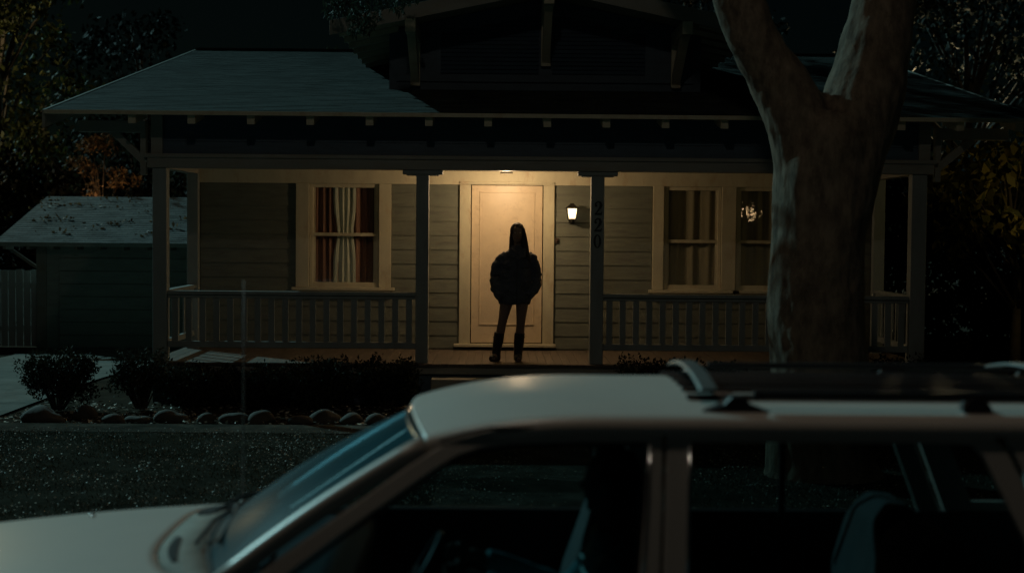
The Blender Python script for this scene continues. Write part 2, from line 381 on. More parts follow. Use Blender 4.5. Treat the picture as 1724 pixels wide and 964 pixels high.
for xa, xb in ((XL, XL+.14), (XR-.14, XR)):
    wb.prism([(WY+.14, 0), (2*RY-WY, 0), (2*RY-WY, roofz(WY)-.06), (RY, roofz(RY)-.06), (WY+.14, roofz(WY)-.06)], 'x', xa, xb)
wb.box(XL+.14, XR-.14, 2*RY-WY-.14, 2*RY-WY, 0, 3.9)
wb.build('wall', M['siding'], H)
sb = MB()
for x0, x1, z0 in ((XL+.16, -2.77, FL+.02), (-2.77, -1.455, FL+.02), (-1.455, -.54, FL+.02), (.775, 2.10, FL+.02), (2.10, 4.2, FL+.02), (4.2, XR-.16, FL+.02)):
    z1 = 2.745
    if (x0, x1) in ((-2.77, -1.455), (2.10, 4.2)): z1 = 1.20
    siding(sb, x0, x1, z0, z1, WY)
siding(sb, WY, 2*RY-WY, .3, 3.9, XL, axis='x', sgn=-1); siding(sb, WY, 2*RY-WY, .3, 3.9, XR, axis='x', sgn=1)
sb.build('siding', M['siding'], H)
# dark siding band over the porch beam
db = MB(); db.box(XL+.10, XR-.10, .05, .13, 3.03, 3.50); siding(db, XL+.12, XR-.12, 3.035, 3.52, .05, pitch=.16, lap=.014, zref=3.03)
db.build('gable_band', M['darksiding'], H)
for x0, x1 in ((XL-.02, XL+.12), (XR-.12, XR+.02)): MB().box(x0, x1, .0, .16, 3.034, 3.56).build('corner_board', M['beam'], H)
# porch beam, side beams, ceiling
bb = MB(); bb.box(XL-.06, XR+.06, -.03, .17, 2.86, 3.03); bb.box(XL-.09, XR+.09, -.055, .0, 2.985, 3.033)
bb.build('porch_beam', M['beam'], H, bevel=.006)
for x0 in (XL, XR-.15):
    MB().box(x0, x0+.15, .172, WY+.1, 2.86, 3.03).build('side_beam', M['beam'], H, bevel=.006)
    MB().prism([(.18, 3.032), (WY+.1, 3.032), (WY+.1, roofz(WY+.1)-.02), (.18, roofz(.18)-.02)], 'x', x0+.03, x0+.12).build('side_band', M['darksiding'], H)
cl = MB(); n = 22
for i in range(n):
    y0 = .175 + (WY-.178)*i/n; cl.box(XL+.152, XR-.152, y0, y0+(WY-.178)/n-.006, 2.952, 2.97)
cl.box(XL+.15, XR-.15, .175, WY, 2.972, 3.0); cl.build('porch_ceiling', M['trim'], H)
# frieze and trim on the porch wall
tr = MB(); tr.box(XL+.15, XR-.15, WY-.035, WY-.002, 2.748, 2.95); tr.box(XL+.15, XR-.15, WY-.05, WY-.036, 2.925, 2.951)
tr.build('frieze_board', M['trim'], H, bevel=.004)
# porch floor boards
fb = MB(); x = XL-.06; rnd = random.Random(3)
while x < XR+.05:
    fb.box(x, x+.097, -.08, WY-.01, FL-.03+rnd.uniform(-.002,.002), FL+rnd.uniform(-.0015,.0015)); x += .1
fb.build('porch_floor', M['floor'], H)
MB().box(XL-.04, XR+.04, -.045, .0, .36, FL-.032).build('floor_skirt', M['beam'], H, bevel=.005)
k = MB(); siding(k, XL, XR, .0, .358, -.0, pitch=.12, lap=.012, zref=0); k.box(XL, XR, .001, .1, -.05, .355); k.box(XL, XL+.1, .1, WY+.1, -.05, .45); k.box(XR-.1, XR, .1, WY+.1, -.05, .45)
k.build('foundation', M['darksiding'], H)
for i, (y0, z1) in enumerate(((-.36, .33), (-.72, .17))):
    MB().box(-.80, 1.08, y0, -.05, -.02, z1).build('step', M['beam'], H, bevel=.01)
# posts
def post(x0, x1, y0=-.0, y1=.16, z1=2.86, cap=True, m=M['post'], z0=FL):
    b = MB(); b.box(x0, x1, y0, y1, z0, z1-(.055 if cap else 0))
    o = b.build('porch_post', m, H, bevel=.008)
    if cap:
        c = MB(); xc = (x0+x1)/2; c.box(xc-.245, xc+.245, y0-.01, y1+.01, z1-.052, z1-.002); c.box(xc-.20, xc+.20, y0-.005, y1+.005, z1-.066, z1-.0525)
        c.build('capital', m, o, bevel=.006)
    return o
post(-4.235, -4.06, cap=False, m=M['post']); post(-1.01, -.855); p3 = post(1.135, 1.30); post(5.08, 5.27, cap=False)
for x0 in (XL+.005, XR-.16): MB().box(x0, x0+.15, WY-.16, WY-.037, FL, 2.86).build('wall_pilaster', M['post'], H, bevel=.006)
# house numbers: black serif digits on the third post
def text_mesh(name, s, size, loc, m, parent, ex=.006):
    c = bpy.data.curves.new(name, 'FONT'); c.body = s; c.size = size; c.extrude = ex; c.align_x = 'CENTER'; c.offset = .004
    o = bpy.data.objects.new(name, c); col.objects.link(o); bpy.context.view_layer.update()
    me = bpy.data.meshes.new_from_object(o.evaluated_get(bpy.context.evaluated_depsgraph_get())); bpy.data.objects.remove(o)
    q = bpy.data.objects.new(name, me); col.objects.link(q); me.materials.append(m)
    q.rotation_euler = (R(90), 0, 0); q.location = loc; q.parent = parent; return q
def serif2(name, loc, m, parent, h=.165, w_=.105):
    """old-style 2 with ball terminal and heavy foot, drawn as a thick stroke"""
    b = MB(); X, Y, Z = loc
    pts = [(-.36,.70,.07),(-.30,.86,.10),(-.05,.98,.07),(.20,.93,.13),(.32,.74,.17),(.22,.54,.15),(-.02,.33,.09),(-.26,.14,.07),(-.40,.04,.07)]
    L, Rr = [], []
    for i, (u, v, t) in enumerate(pts):
        a = pts[max(0, i-1)]; c = pts[min(len(pts)-1, i+1)]; dx, dz = (c[0]-a[0])*w_, (c[1]-a[1])*h; l = math.hypot(dx, dz)
        nx, nz = -dz/l, dx/l; tt = t*w_
        L.append((X+u*w_+nx*tt, Z+v*h+nz*tt)); Rr.append((X+u*w_-nx*tt, Z+v*h-nz*tt))
    for i in range(len(pts)-1): b.prism([L[i], L[i+1], Rr[i+1], Rr[i]], 'y', Y-.008, Y-.001)
    b.prism([(X-.42*w_, Z), (X+.40*w_, Z), (X+.46*w_, Z+.26*h), (X+.38*w_, Z+.26*h), (X+.32*w_, Z+.15*h), (X-.36*w_, Z+.13*h)], 'y', Y-.0085, Y-.0012)
    b.tube([(X-.27*w_, Y-.0088, Z+.68*h), (X-.27*w_, Y-.0008, Z+.68*h)], .15*w_, 12)
    return b.build(name, m, parent)
def serif0(name, loc, m, parent, h=.165, w_=.105):
    b = MB(); X, Y, Z = loc; n = 24
    for i in range(n):
        q = []
        for t in (2*math.pi*i/n, 2*math.pi*(i+1)/n):
            q.append(((X+.46*w_*math.cos(t), Z+h*(.5+.5*math.sin(t))), (X+.20*w_*math.cos(t), Z+h*(.5+.43*math.sin(t)))))
        b.prism([q[0][0], q[1][0], q[1][1], q[0][1]], 'y', Y-.008, Y-.001)
    return b.build(name, m, parent)
serif2('house_number', (1.225, -.0, 2.33), M['digit'], p3); serif2('house_number', (1.222, -.0, 2.125), M['digit'], p3); serif0('house_number', (1.217, -.0, 1.925), M['digit'], p3)
# railings
def railing(p, q, spacing=.162, bw=.075, m=M['post']):
    p, q = Vector(p), Vector(q); d = (q-p); L = d.length; d.normalize()
    b = MB(); b.bar(p+Vector((0,0,1.335)), q+Vector((0,0,1.335)), .10, .045); b.bar(p+Vector((0,0,1.29)), q+Vector((0,0,1.29)), .045, .04)
    o = b.build('railing', m, H, bevel=.005)
    b = MB(); b.bar(p+Vector((0,0,.70)), q+Vector((0,0,.70)), .05, .075); b.build('bottom_rail', m, o, bevel=.004)
    nb = max(2, int(L/spacing)); rr = random.Random(int(L*100))
    for i in range(nb):
        c = p + d*(L*(i+.5)/nb); lean = rr.uniform(-.004, .004)
        b = MB(); b.bar(c+Vector((0,0,.738)), c+Vector((lean,0,1.269)), .022 if abs(d.x) > .5 else .022, bw, up=d) if False else b.box(
            c.x-(bw/2 if abs(d.x)>.5 else .011), c.x+(bw/2 if abs(d.x)>.5 else .011), c.y-(bw/2 if abs(d.y)>.5 else .011), c.y+(bw/2 if abs(d.y)>.5 else .011), .738, 1.269)
        b.build('baluster', m, o)
    return o
railing((-4.06, .08, 0), (-1.01, .08, 0)); railing((1.30, .08, 0), (5.08, .08, 0))
railing((-4.15, .16, 0), (-4.15, 1.89, 0), spacing=.30, bw=.05); railing((5.18, .16, 0), (5.18, 1.89, 0), bw=.05)
# main roof: stepped shingle courses, slab under them, fascia, bargeboards, rafter tails
RX0, RX1 = -5.37, 6.5
rf = MB(); n = 64; jr = random.Random(5)
for sgn in (1, -1):
    for i in range(n):
        ya = EY + (RY-EY)*i/n; yb = EY + (RY-EY)*(i+1)/n
        za = roofz(ya)+.044; zb = roofz(yb)+.0395
        if sgn < 0: ya, yb = 2*RY-ya, 2*RY-yb
        nx = 60; xs = [RX0 + (RX1-RX0)*j/nx for j in range(nx+1)]
        jz = [jr.uniform(-.0012, .0012) for _ in xs]; jy = [jr.uniform(-.006,.006) for _ in xs]
        vs = [(xs[j], ya+jy[j]*sgn, za+jz[j]) for j in range(nx+1)] + [(xs[j], yb, zb+jz[j]*.3) for j in range(nx+1)] + [(xs[j], ya+jy[j]*sgn, za-.03) for j in range(nx+1)]
        fs = [(j, j+1, nx+2+j, nx+1+j) for j in range(nx)] + [(2*nx+2+j, 2*nx+3+j, j+1, j) for j in range(nx)]
        rf.add(vs, fs)
rf.bar((RX0, RY, roofz(RY)+.06), (RX1, RY, roofz(RY)+.06), .2, .02)
roof = rf.build('roof', M['roof'], H, fixn=False)
sl = MB()
for sgn in (1, -1):
    Y0, Y1 = (EY, RY) if sgn > 0 else (2*RY-EY, RY)
    sl.prism([(Y0, roofz(Y0)), (Y1, roofz(Y1)), (Y1, roofz(Y1)+.034), (Y0, roofz(Y0)+.034)], 'x', RX0+.02, RX1-.02)
sl.build('roof_deck', M['beam'], roof)
MB().box(RX0, RX1, EY-.035, EY-.008, EZ-.0, EZ+.05).build('fascia', M['trim'], roof, bevel=.004)
for x0 in (RX0-.03, RX1):
    b = MB()
    for Y0 in (EY, 2*RY-EY): b.prism([(Y0, roofz(Y0)-.16), (RY, roofz(RY)-.16), (RY, roofz(RY)+.05), (Y0, roofz(Y0)+.05)], 'x', x0, x0+.035)
    b.build('bargeboard', M['beam'], roof)
for i in range(16):
    x = -4.355 + .704*i
    if x > RX1-.1: break
    b = MB(); z0 = roofz(EY+.05)-.11
    b.prism([(EY+.05, z0), (EY+.05, z0+.105), (.05, roofz(.05)-.005), (.05, roofz(.05)-.12)], 'x', x-.046, x+.046)
    b.build('rafter_tail', M['trim'], roof, bevel=.004)
# lookout beams and knee braces on the two rake sides
for sx, xw, xt in ((-1, XL-.09, -5.14), (1, XR+.09, 6.26)):
    for Y0 in (.08, 7.9, 15.6):
        zc = roofz(Y0)-.075 if Y0 > 1 else 3.37
        b = MB(); b.box(xw, xt, Y0-.065, Y0+.065, zc-.08, zc+.06); b.bar((xw, Y0, zc-.46), (xt-sx*.42, Y0, zc-.07), .09, .09)
        b.box(xw, xw+sx*.07, Y0-.05, Y0+.05, zc-.6, zc-.08)
        b.build('knee_brace', M['beam'], H, bevel=.005)
# front gable (dormer) above the porch
AX, AZ, GX0, GX1, GY = .62, 5.31, -2.12, 3.36, .80
def gz_(x): return AZ - .21*abs(x-AX)
gr = MB(); n = 22
for xa in (GX0, GX1):
    for i in range(n):
        x0 = xa + (AX-xa)*i/n; x1 = xa + (AX-xa)*(i+1)/n
        gr.add([(x0, GY-.03, gz_(x0)+.05), (x0, 8.3, gz_(x0)+.05), (x1, 8.3, gz_(x1)+.036), (x1, GY-.03, gz_(x1)+.036), (x0, GY-.03, gz_(x0)+.02), (x0, 8.3, gz_(x0)+.02)], [(0,1,2,3), (4,5,1,0)])
g = gr.build('gable_roof', M['roof'], H, fixn=False)
b = MB(); 
for xa in (GX0, GX1): b.prism([(xa, gz_(xa)-.02), (AX, AZ-.02), (AX, AZ+.02), (xa, gz_(xa)+.02)], 'y', GY+.02, 8.3)
b.build('gable_soffit', M['trim'], g)
for xa in (GX0-.05, GX1+.05):
    b = MB(); b.prism([(xa, gz_(xa)-.135), (AX, AZ-.135), (AX, AZ+.055), (xa, gz_(xa)+.055)], 'y', GY-.035, GY+.015)
    b.build('gable_bargeboard', M['beam'], g, bevel=.004)
for sgn, xe in ((-1, GX0), (1, GX1)):
    for i in range(7):
        y = GY+.5+.62*i
        xi = xe - sgn*.75
        MB().prism([(xe+sgn*-.02, gz_(xe)-.09), (xi, gz_(xi)-.09), (xi, gz_(xi)-.022), (xe+sgn*-.02, gz_(xe)-.022)], 'y', y-.04, y+.04).build('gable_rafter', M['trim'], g)
gw = MB(); WX0, WX1 = -1.5, 2.74
GWY = 2.0
poly = [(WX0, roofz(GWY)), (WX1, roofz(GWY)), (WX1, gz_(WX1)-.03), (AX, AZ-.03), (WX0, gz_(WX0)-.03)]
gw.prism(poly, 'y', GWY, GWY+.1)
for x0 in (WX0, WX1-.1):
    gw.prism([(GWY+.1, 3.9), (7, 3.9+.0), (7, gz_(x0)-.03), (GWY+.1, gz_(x0)-.03)], 'x', x0, x0+.1)
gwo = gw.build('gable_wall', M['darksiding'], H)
lv = MB()
for x0, x1 in ((-.80, .53), (.71, 1.98)):
    z = 4.26
    while True:
        z2 = z + .05
        a, c = x0, x1
        lim = (AZ-.2-z2)/.21
        a = max(a, AX-lim); c = min(c, AX+lim)
        if c - a < .1: break
        lv.add([(a, GWY-.035, z), (c, GWY-.035, z), (c, GWY-.004, z+.045), (a, GWY-.004, z+.045), (a, GWY-.03, z-.006), (c, GWY-.03, z-.006)], [(0,1,2,3), (0,4,5,1)]); z += .056
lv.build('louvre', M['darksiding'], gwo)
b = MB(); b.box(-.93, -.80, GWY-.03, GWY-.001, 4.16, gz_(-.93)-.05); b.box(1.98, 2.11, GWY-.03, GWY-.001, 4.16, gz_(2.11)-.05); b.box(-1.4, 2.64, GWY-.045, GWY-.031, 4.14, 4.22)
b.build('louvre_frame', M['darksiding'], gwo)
for x in (-1.14, .625, 2.39):
    zt = gz_(x)-.10; zb = 4.07 if abs(x-AX) > 1 else 4.35
    b = MB(); b.box(x-.065, x+.065, GWY-.12, GWY-.05, zb, zt-.02); b.box(x-.067, x+.067, GY-.07, GWY-.12, zt-.2, zt-.03)
    b.bar((x, GWY-.09, zb+.10), (x, GY+.12, zt-.14), .11, .13)
    b.build('gable_bracket', M['trim'], H, bevel=.006)

# front door
DX0, DX1, DZ0, DZ1 = -.366, .603, .587, 2.742
door = MB().box(DX0, DX1, WY+.0, WY+.045, DZ0, DZ1).build('front_door', M['door'], H, bevel=.004)
b = MB(); 
px0, px1, pz0, pz1 = -.26, .50, .83, 2.66
for (a, c, e, f_) in ((px0-.0, px0+.022, pz0, pz1), (px1-.022, px1, pz0, pz1), (px0+.022, px1-.022, pz0, pz0+.022), (px0+.022, px1-.022, pz1-.022, pz1)):
    b.box(a, c, WY-.012, WY-.001, e, f_)
b.build('door_moulding', M['door'], door, bevel=.004)
b = MB(); b.ball((.555, WY-.05, 1.50), .028); b.tube([(.555, WY-.045, 1.5), (.555, WY-.001, 1.5)], .014, 10); b.build('door_knob', M['iron'], door, smooth=True)
b = MB(); b.box(-.53, DX0-.012, WY-.055, WY-.001, .56, 2.747); b.box(DX1+.012, .765, WY-.055, WY-.001, .56, 2.747); b.box(DX0-.011, DX1+.011, WY-.02, WY+.05, DZ1+.006, 2.762)
b.box(-.53, .765, WY-.06, WY-.036, 2.765, 2.79)
b.build('door_casing', M['trim'], H, bevel=.005)
MB().box(-.60, .80, WY-.13, WY+.04, .535, .575).build('door_threshold', M['trim'], H, bevel=.006)
b = MB(); b.box(.78, .83, WY-.04, WY-.022, 1.96, 2.03); b.ball((.805, WY-.045, 1.99), .014); b.build('doorbell', M['brown'], H, bevel=.005)

# sash windows
def sash(x0, x1, cas0, cas1, mid, lower=1.40, top=2.695):
    y = WY
    b = MB(); fw = .045
    b.box(x0-fw, x0, y-.012, y+.06, lower-.08, top+.05); b.box(x1, x1+fw, y-.012, y+.06, lower-.08, top+.05)
    b.box(x0, x1, y-.012, y+.06, top, top+.05); b.box(x0, x1, y-.010, y+.05, lower-.08, lower)
    wf = b.build('window', M['trim'], H, bevel=.004)
    MB().box(x0, x1, y+.0, y+.04, mid-.022, mid+.022).build('meeting_rail', M['trim'], wf, bevel=.003)
    b = MB(); b.box(x0, x0+.03, y+.012, y+.042, lower, mid-.022); b.box(x1-.03, x1, y+.012, y+.042, lower, mid-.022)
    b.box(x0, x0+.025, y+.03, y+.055, mid+.022, top); b.box(x1-.025, x1, y+.03, y+.055, mid+.022, top); b.build('sash_frame', M['trim'], wf)
    MB().box(x0+.028, x1-.028, y+.025, y+.029, lower, mid-.022).build('pane', M['glass'], wf); MB().box(x0+.026, x1-.026, y+.040, y+.044, mid+.022, top).build('pane', M['glass'], wf)
    for c_ in (cas0, cas1):
        if c_[1]-c_[0] > .02: MB().box(c_[0], c_[1], y-.05, y-.001, 1.335, 2.747).build('window_casing', M['trim'], wf, bevel=.004)
    b = MB(); b.box(cas0[0]-.05, cas1[1]+.05, y-.11, y-.0, 1.292, 1.333); b.box(cas0[0]+.01, cas1[1]-.01, y-.048, y-.024, 1.19, 1.291); b.build('window_sill', M['trim'], wf, bevel=.004)
    return wf
sash(-2.535, -1.68, (-2.765, -2.585), (-1.63, -1.465), 2.055)
sash(2.315, 3.01, (2.115, 2.265), (3.06, 3.255), 2.00)
sash(3.31, 3.99, (3.258, 3.262), (4.04, 4.19), 2.00)
def curtain(x0, x1, z0, z1, y, m, label, folds, amp=.025, pinch=0, seed=0, color_name='curtain'):
    rr = random.Random(seed); n = 60; b = MB(); rows = 12; ph = rr.uniform(0, 6)
    vs = []
    for j in range(rows+1):
        t = j/rows; z = z1 + (z0-z1)*t
        sq = 1 - pinch*math.exp(-((t-.45)/.16)**2)
        for i in range(n+1):
            u = i/n; xc = (x0+x1)/2; x = xc + (x0+(x1-x0)*u-xc)*sq
            vs.append((x, y + amp*math.sin(u*folds*6.28+ph+.5*math.sin(u*9+ph)) + amp*.3*math.sin(u*folds*2.3*6.28+t), z))
    fs = [(j*(n+1)+i, j*(n+1)+i+1, (j+1)*(n+1)+i+1, (j+1)*(n+1)+i) for j in range(rows) for i in range(n)]
    b.add(vs, fs); o = b.build('curtain', m, smooth=True, fixn=False)
    return tag(o, label, 'curtain', 'curtains hanging inside the porch windows')
curtain(-2.56, -2.18, 1.3, 2.73, WY+.09, M['red'], 'rust-red curtain at the left side of the left porch window', 4, seed=1)
curtain(-2.03, -1.66, 1.3, 2.73, WY+.09, M['red'], 'rust-red curtain at the right side of the left porch window', 3.5, seed=2)
curtain(-2.27, -1.94, 1.3, 2.73, WY+.068, M['cream'], 'pale cream curtain hanging between the two rust-red ones', 4, amp=.016, pinch=.3, seed=3)
curtain(2.30, 3.03, 1.3, 2.73, WY+.085, M['tan'], 'tan curtain in the window just right of the numbered post', 3, amp=.018, seed=4)
curtain(3.29, 4.02, 1.3, 2.73, WY+.085, M['tan'], 'tan curtain in the porch window half hidden by the big tree trunk', 3, amp=.018, seed=5)

# ---------------------------------------------------------------- porch ceiling lamp (lit)
LY = 1.05
cl_ = empty('ceiling_lamp', (.10, LY, 2.95), 'small lit lamp on the porch ceiling above the front door', 'lamp')
MB().box(.03, .17, LY-.07, LY+.07, 2.93, 2.951).build('lamp_base', M['iron'], cl_, bevel=.005)
b = MB(); b.loft([[(.10+r_*math.cos(2*math.pi*k/24), LY+r_*math.sin(2*math.pi*k/24), z_) for k in range(24)] for z_, r_ in ((2.929,.05),(2.90,.078),(2.868,.085))], cap=False); b.build('lamp_shade', M['iron'], cl_, smooth=True)
MB().ell([(.10,LY,2.925,.04,.04), (.10,LY,2.918,.03,.03)]).build('lamp_socket', M['iron'], cl_)
pl = light('porch_bulb', 'POINT', (.10, LY, 2.72), 43, (1.0, .69, .39), shadow_soft_size=.04); pl.parent = cl_; pl.matrix_parent_inverse = Matrix.Translation(-cl_.location)
# ---------------------------------------------------------------- wall lantern (lit)
lx, lz = 1.0, 2.37
wl = empty('wall_lantern', (lx, WY-.02, lz), 'small black carriage lantern glowing on the siding right of the door', 'lantern')
def frus(b, x, y, z0, z1, w0, w1):
    b.add([(x-w0,y-w0,z0),(x+w0,y-w0,z0),(x+w0,y+w0,z0),(x-w0,y+w0,z0),(x-w1,y-w1,z1),(x+w1,y-w1,z1),(x+w1,y+w1,z1),(x-w1,y+w1,z1)],
          [(0,3,2,1),(4,5,6,7),(0,1,5,4),(1,2,6,5),(2,3,7,6),(3,0,4,7)])
ly = WY-.16
b = MB(); frus(b, lx, ly, lz-.075, lz+.062, .047, .066); b.build('lantern_glass', mat('lantern_glow', (.9,.85,.7), .5, 0, emit=(1,.78,.48), estr=.9), wl)
b = MB()
for sx in (-1, 1):
    for sy in (-1, 1): b.bar((lx+sx*.049, ly+sy*.049, lz-.08), (lx+sx*.069, ly+sy*.069, lz+.065), .009, .009)
frus(b, lx, ly, lz-.093, lz-.077, .056, .056); b.build('lantern_frame', M['iron'], wl)
b = MB(); frus(b, lx, ly, lz+.064, lz+.076, .088, .084); frus(b, lx, ly, lz+.0765, lz+.118, .080, .028); frus(b, lx, ly, lz+.1185, lz+.135, .03, .026); b.build('lantern_roof', M['iron'], wl)
b = MB(); b.box(lx-.04, lx+.04, WY-.045, WY-.024, lz-.14, lz+.03); b.tube([(lx, WY-.04, lz-.11), (lx, WY-.10, lz-.125), (lx, ly, lz-.094)], .009, 8); b.build('lantern_bracket', M['iron'], wl)
ll = light('lantern_bulb', 'POINT', (lx, ly-.0, lz+.0), 1.3, (1.0, .72, .38), shadow_soft_size=.05); ll.parent = wl; ll.matrix_parent_inverse = Matrix.Translation(-wl.location)
ll.location = (lx, ly-.10, lz)

# ================================================================== garage
g0 = -.35
gar = empty('garage', (-7.3, 11.5, g0), 'low detached garage with pale shingled roof at the end of the driveway', 'garage')
GX_0, GX_1, GRY = -9.35, -4.7, 14.4
b = MB(); b.box(GX_0, GX_1, 11.55, 17, g0, 1.85); b.prism([(11.55, 1.85), (17.2, 1.85), (GRY, 2.6)], 'x', GX_0, GX_1)
siding(b, GX_0, GX_1, g0, 1.84, 11.55, pitch=.15, lap=.012, zref=g0); b.build('wall', M['garage'], gar)
gf = MB(); rr = random.Random(9)
def grz(y): return 1.76 + .29*(y-11.0)
n = 26
for i in range(n):
    ya = 11.0 + (GRY-11.0)*i/n; yb = 11.0 + (GRY-11.0)*(i+1)/n; xs = lin(-10.05, -4.4, 40); jz = [rr.uniform(-.004,.004) for _ in xs]; m_ = len(xs)
    vs = [(xs[j], ya, grz(ya)+.046+jz[j]*.4) for j in range(m_)] + [(xs[j], yb, grz(yb)+.039) for j in range(m_)] + [(xs[j], ya, grz(ya)+.02) for j in range(m_)]
    gf.add(vs, [(j, j+1, m_+j+1, m_+j) for j in range(m_-1)] + [(2*m_+j, 2*m_+j+1, j+1, j) for j in range(m_-1)])
gf.add([(-10.05, GRY, grz(GRY)+.04), (-4.4, GRY, grz(GRY)+.04), (-4.4, 2*GRY-11, 1.8), (-10.05, 2*GRY-11, 1.8)], [(0,1,2,3)])
gro = gf.build('roof', M['roof2'], gar, fixn=False)
b = MB(); b.prism([(11.02, grz(11.02)-.04), (GRY, grz(GRY)-.04), (GRY, grz(GRY)+.018), (11.02, grz(11.02)+.018)], 'x', -10.0, -4.45); b.box(-10.05, -4.4, 10.975, 10.998, 1.72, 1.80); b.build('fascia', M['garage'], gro)
for i in range(12):
    x = -9.85+.47*i; MB().box(x-.03, x+.03, 11.03, 11.5, 1.66, 1.735).build('rafter_tail', M['beam'], gro)
b = MB(); b.box(GX_0-.02, GX_0+.18, 11.50, 11.56, g0, 1.80); b.build('corner_board', M['beam'], gar)
b = MB(); b.bar((-9.95, 11.5, 1.70), (-9.37, 11.5, 1.30), .07, .06); b.build('knee_brace', M['beam'], gar)
gd = MB()
for i in range(7): gd.box(-8.9, -5.2, 11.50, 11.53, g0+.02+.26*i, g0+.02+.26*i+.25)
gd.build('garage_door', M['garage'], gar, bevel=.006)
rng = np.random.default_rng(4)
# leaf litter lying on the garage roof
pts = []
for c in range(34):
    cx, cy = rng.uniform(-9.9, -4.6), rng.uniform(11.2, 14.2)
    k = rng.integers(3, 16); q = rng.normal(size=(k,2))*np.array([.16,.05]); pts += [(cx+a, cy+d, 1.76+.29*(cy+d-11)+.06) for a, d in q]
v, f = leaves(np.array(pts), .09, rng, aspect=.6); o = np_mesh('fallen_leaves', v, f, M['orleaf']); tag(o, 'dead leaves scattered over the garage roof', 'fallen leaves', kind='stuff')

# white board fence left of the garage
fe = empty('board_fence', (-10.5, 11.9, g0), 'pale vertical board fence left of the garage', 'fence')
for i in range(26):
    x = -9.45-.155*(i+1); rr = random.Random(i); top = 1.22+rr.uniform(-.015,.015)
    MB().box(x, x+.145, 11.9+rr.uniform(-.004,.004), 11.92, g0, top).build('board', M['fence'], fe)
b = MB(); b.box(-13.6, -9.45, 11.925, 11.97, .9, .98); b.box(-13.6, -9.45, 11.925, 11.97, .0, .08); b.build('rail', M['fence'], fe)
for x in (-9.5, -11.5, -13.5): MB().box(x-.045, x+.045, 11.975, 12.06, g0, 1.2).build('fence_post', M['fence'], fe)
# ================================================================== planting, rocks, lawn
def bush(px, py_base, Y, w_, h_, label, seed, m=M['shrub'], n=20, leaf=.045, per=9000, name='bush', group='clipped shrubs in front of the porch'):
    base = at(px, py_base, Y); base.z = max(0, gz(base.x, base.y)); rnd = random.Random(seed); rg = np.random.default_rng(seed)
    t = empty(name, tuple(base), label, 'bush', group)
    cs, rs = [], []; tb = MB()
    for i in range(n):
        a = rnd.uniform(0, 6.28); rr = math.sqrt(rnd.uniform(0, 1))*.36*w_
        c = (base.x+rr*math.cos(a), base.y+rr*math.sin(a)*.8, h_*rnd.uniform(.28, .80)); cs.append(c); rs.append(.17*w_*rnd.uniform(.8, 1.2))
        tb.tube([(base.x+rr*.2*math.cos(a), base.y+rr*.2*math.sin(a), 0), (base.x+rr*.6*math.cos(a), base.y+rr*.6*math.sin(a), h_*.35), c], [.012, .009, .004], 5)
    # upright twigs that stick out of the top
    for i in range(26):
        a = rnd.uniform(0, 6.28); rr = math.sqrt(rnd.uniform(.1, 1))*.42*w_; z = h_*rnd.uniform(.8, 1.02)
        cs.append((base.x+rr*math.cos(a), base.y+rr*math.sin(a)*.8, z)); rs.append(.04)
        tb.tube([(base.x+rr*.7*math.cos(a), base.y+rr*.6*math.sin(a), z-.25), cs[-1]], [.005, .002], 4)
    tb.build('stems', M['darkbark'], t)
    P_ = np.concatenate([clumps(cs[:n], rs[:n], per, rg, .9), clumps(cs[n:], [r_*2.2 for r_ in rs[n:]], per*.55, rg, 1.3)])
    v, f = leaves(P_, leaf, rg, droop=-.5); np_mesh('foliage', v, f, m, t); return t
bush(97, 690, -.9, 1.02, .62, 'rounded dark shrub alone beside the driveway', 1)
bush(238, 692, -.75, .80, .62, 'open twiggy shrub left of the porch corner, next to the driveway bush', 2, per=6000)
bush(335, 690, -.6, 1.0, .44, 'dark shrub under the left end of the porch floor', 3)
bush(430, 690, -.6, .95, .42, 'dark shrub below the moonlit patch of porch floor', 4)
bush(540, 690, -.6, 1.0, .50, 'dark shrub below the left window', 5)
bush(650, 690, -.55, .9, .54, 'dark shrub just left of the second porch post', 6)
bush(1090, 690, -.55, 1.0, .56, 'dark shrub right of the numbered post', 7)
bush(1200, 690, -.55, .9, .50, 'dark shrub below the right-hand windows', 8)
bush(1520, 690, -.55, 1.0, .58, 'dark shrub at the right end of the porch', 9)
def rock(px, Y, w_, h_, seed, label):
    c = at(px, 700, Y); rr = random.Random(seed); b = MB(); Y += rr.uniform(-.12,.1); b.ball((c.x, Y, h_*.12), (w_/2, w_*.36, h_*rr.uniform(.42,.62)), 16, 10)
    s = Vector((seed*3.1, 0, 0)); b.v = [tuple(Vector(v)+ (Vector(v)-Vector((c.x, Y, h_*.3))).normalized()*.085*noise.noise(Vector(v)*5+s)) for v in b.v]
    o = b.build('rock', M['stone'], smooth=True); tag(o, label, 'rock', 'stones edging the planting bed')
for i, (px, w_, h_, lb) in enumerate(((75,.50,.20,'large stone under the driveway bush'), (135,.30,.15,'low stone just right of the driveway bush'), (190,.26,.13,'small stone between the two leftmost bushes'), (235,.28,.13,'stone below the open twiggy shrub'), (290,.36,.14,'third-size long stone under the porch corner'),
      (345,.20,.13,'small stone left of the flat-topped stone'), (400,.34,.17,'flat-topped stone under the moonlit floor patch'), (448,.30,.14,'dark stone right of the flat-topped one'), (500,.30,.16,'pale rounded stone at the middle of the bed edge'), (548,.34,.18,'pale humped stone, tallest of the right-hand group'), (592,.24,.12,'small sloping stone beside the humped stone'), (640,.30,.13,'stone nearest the front walk on its left'))):
    rock(px, -1.75 + .08*math.sin(i*2.2), w_, h_, i+1, lb)
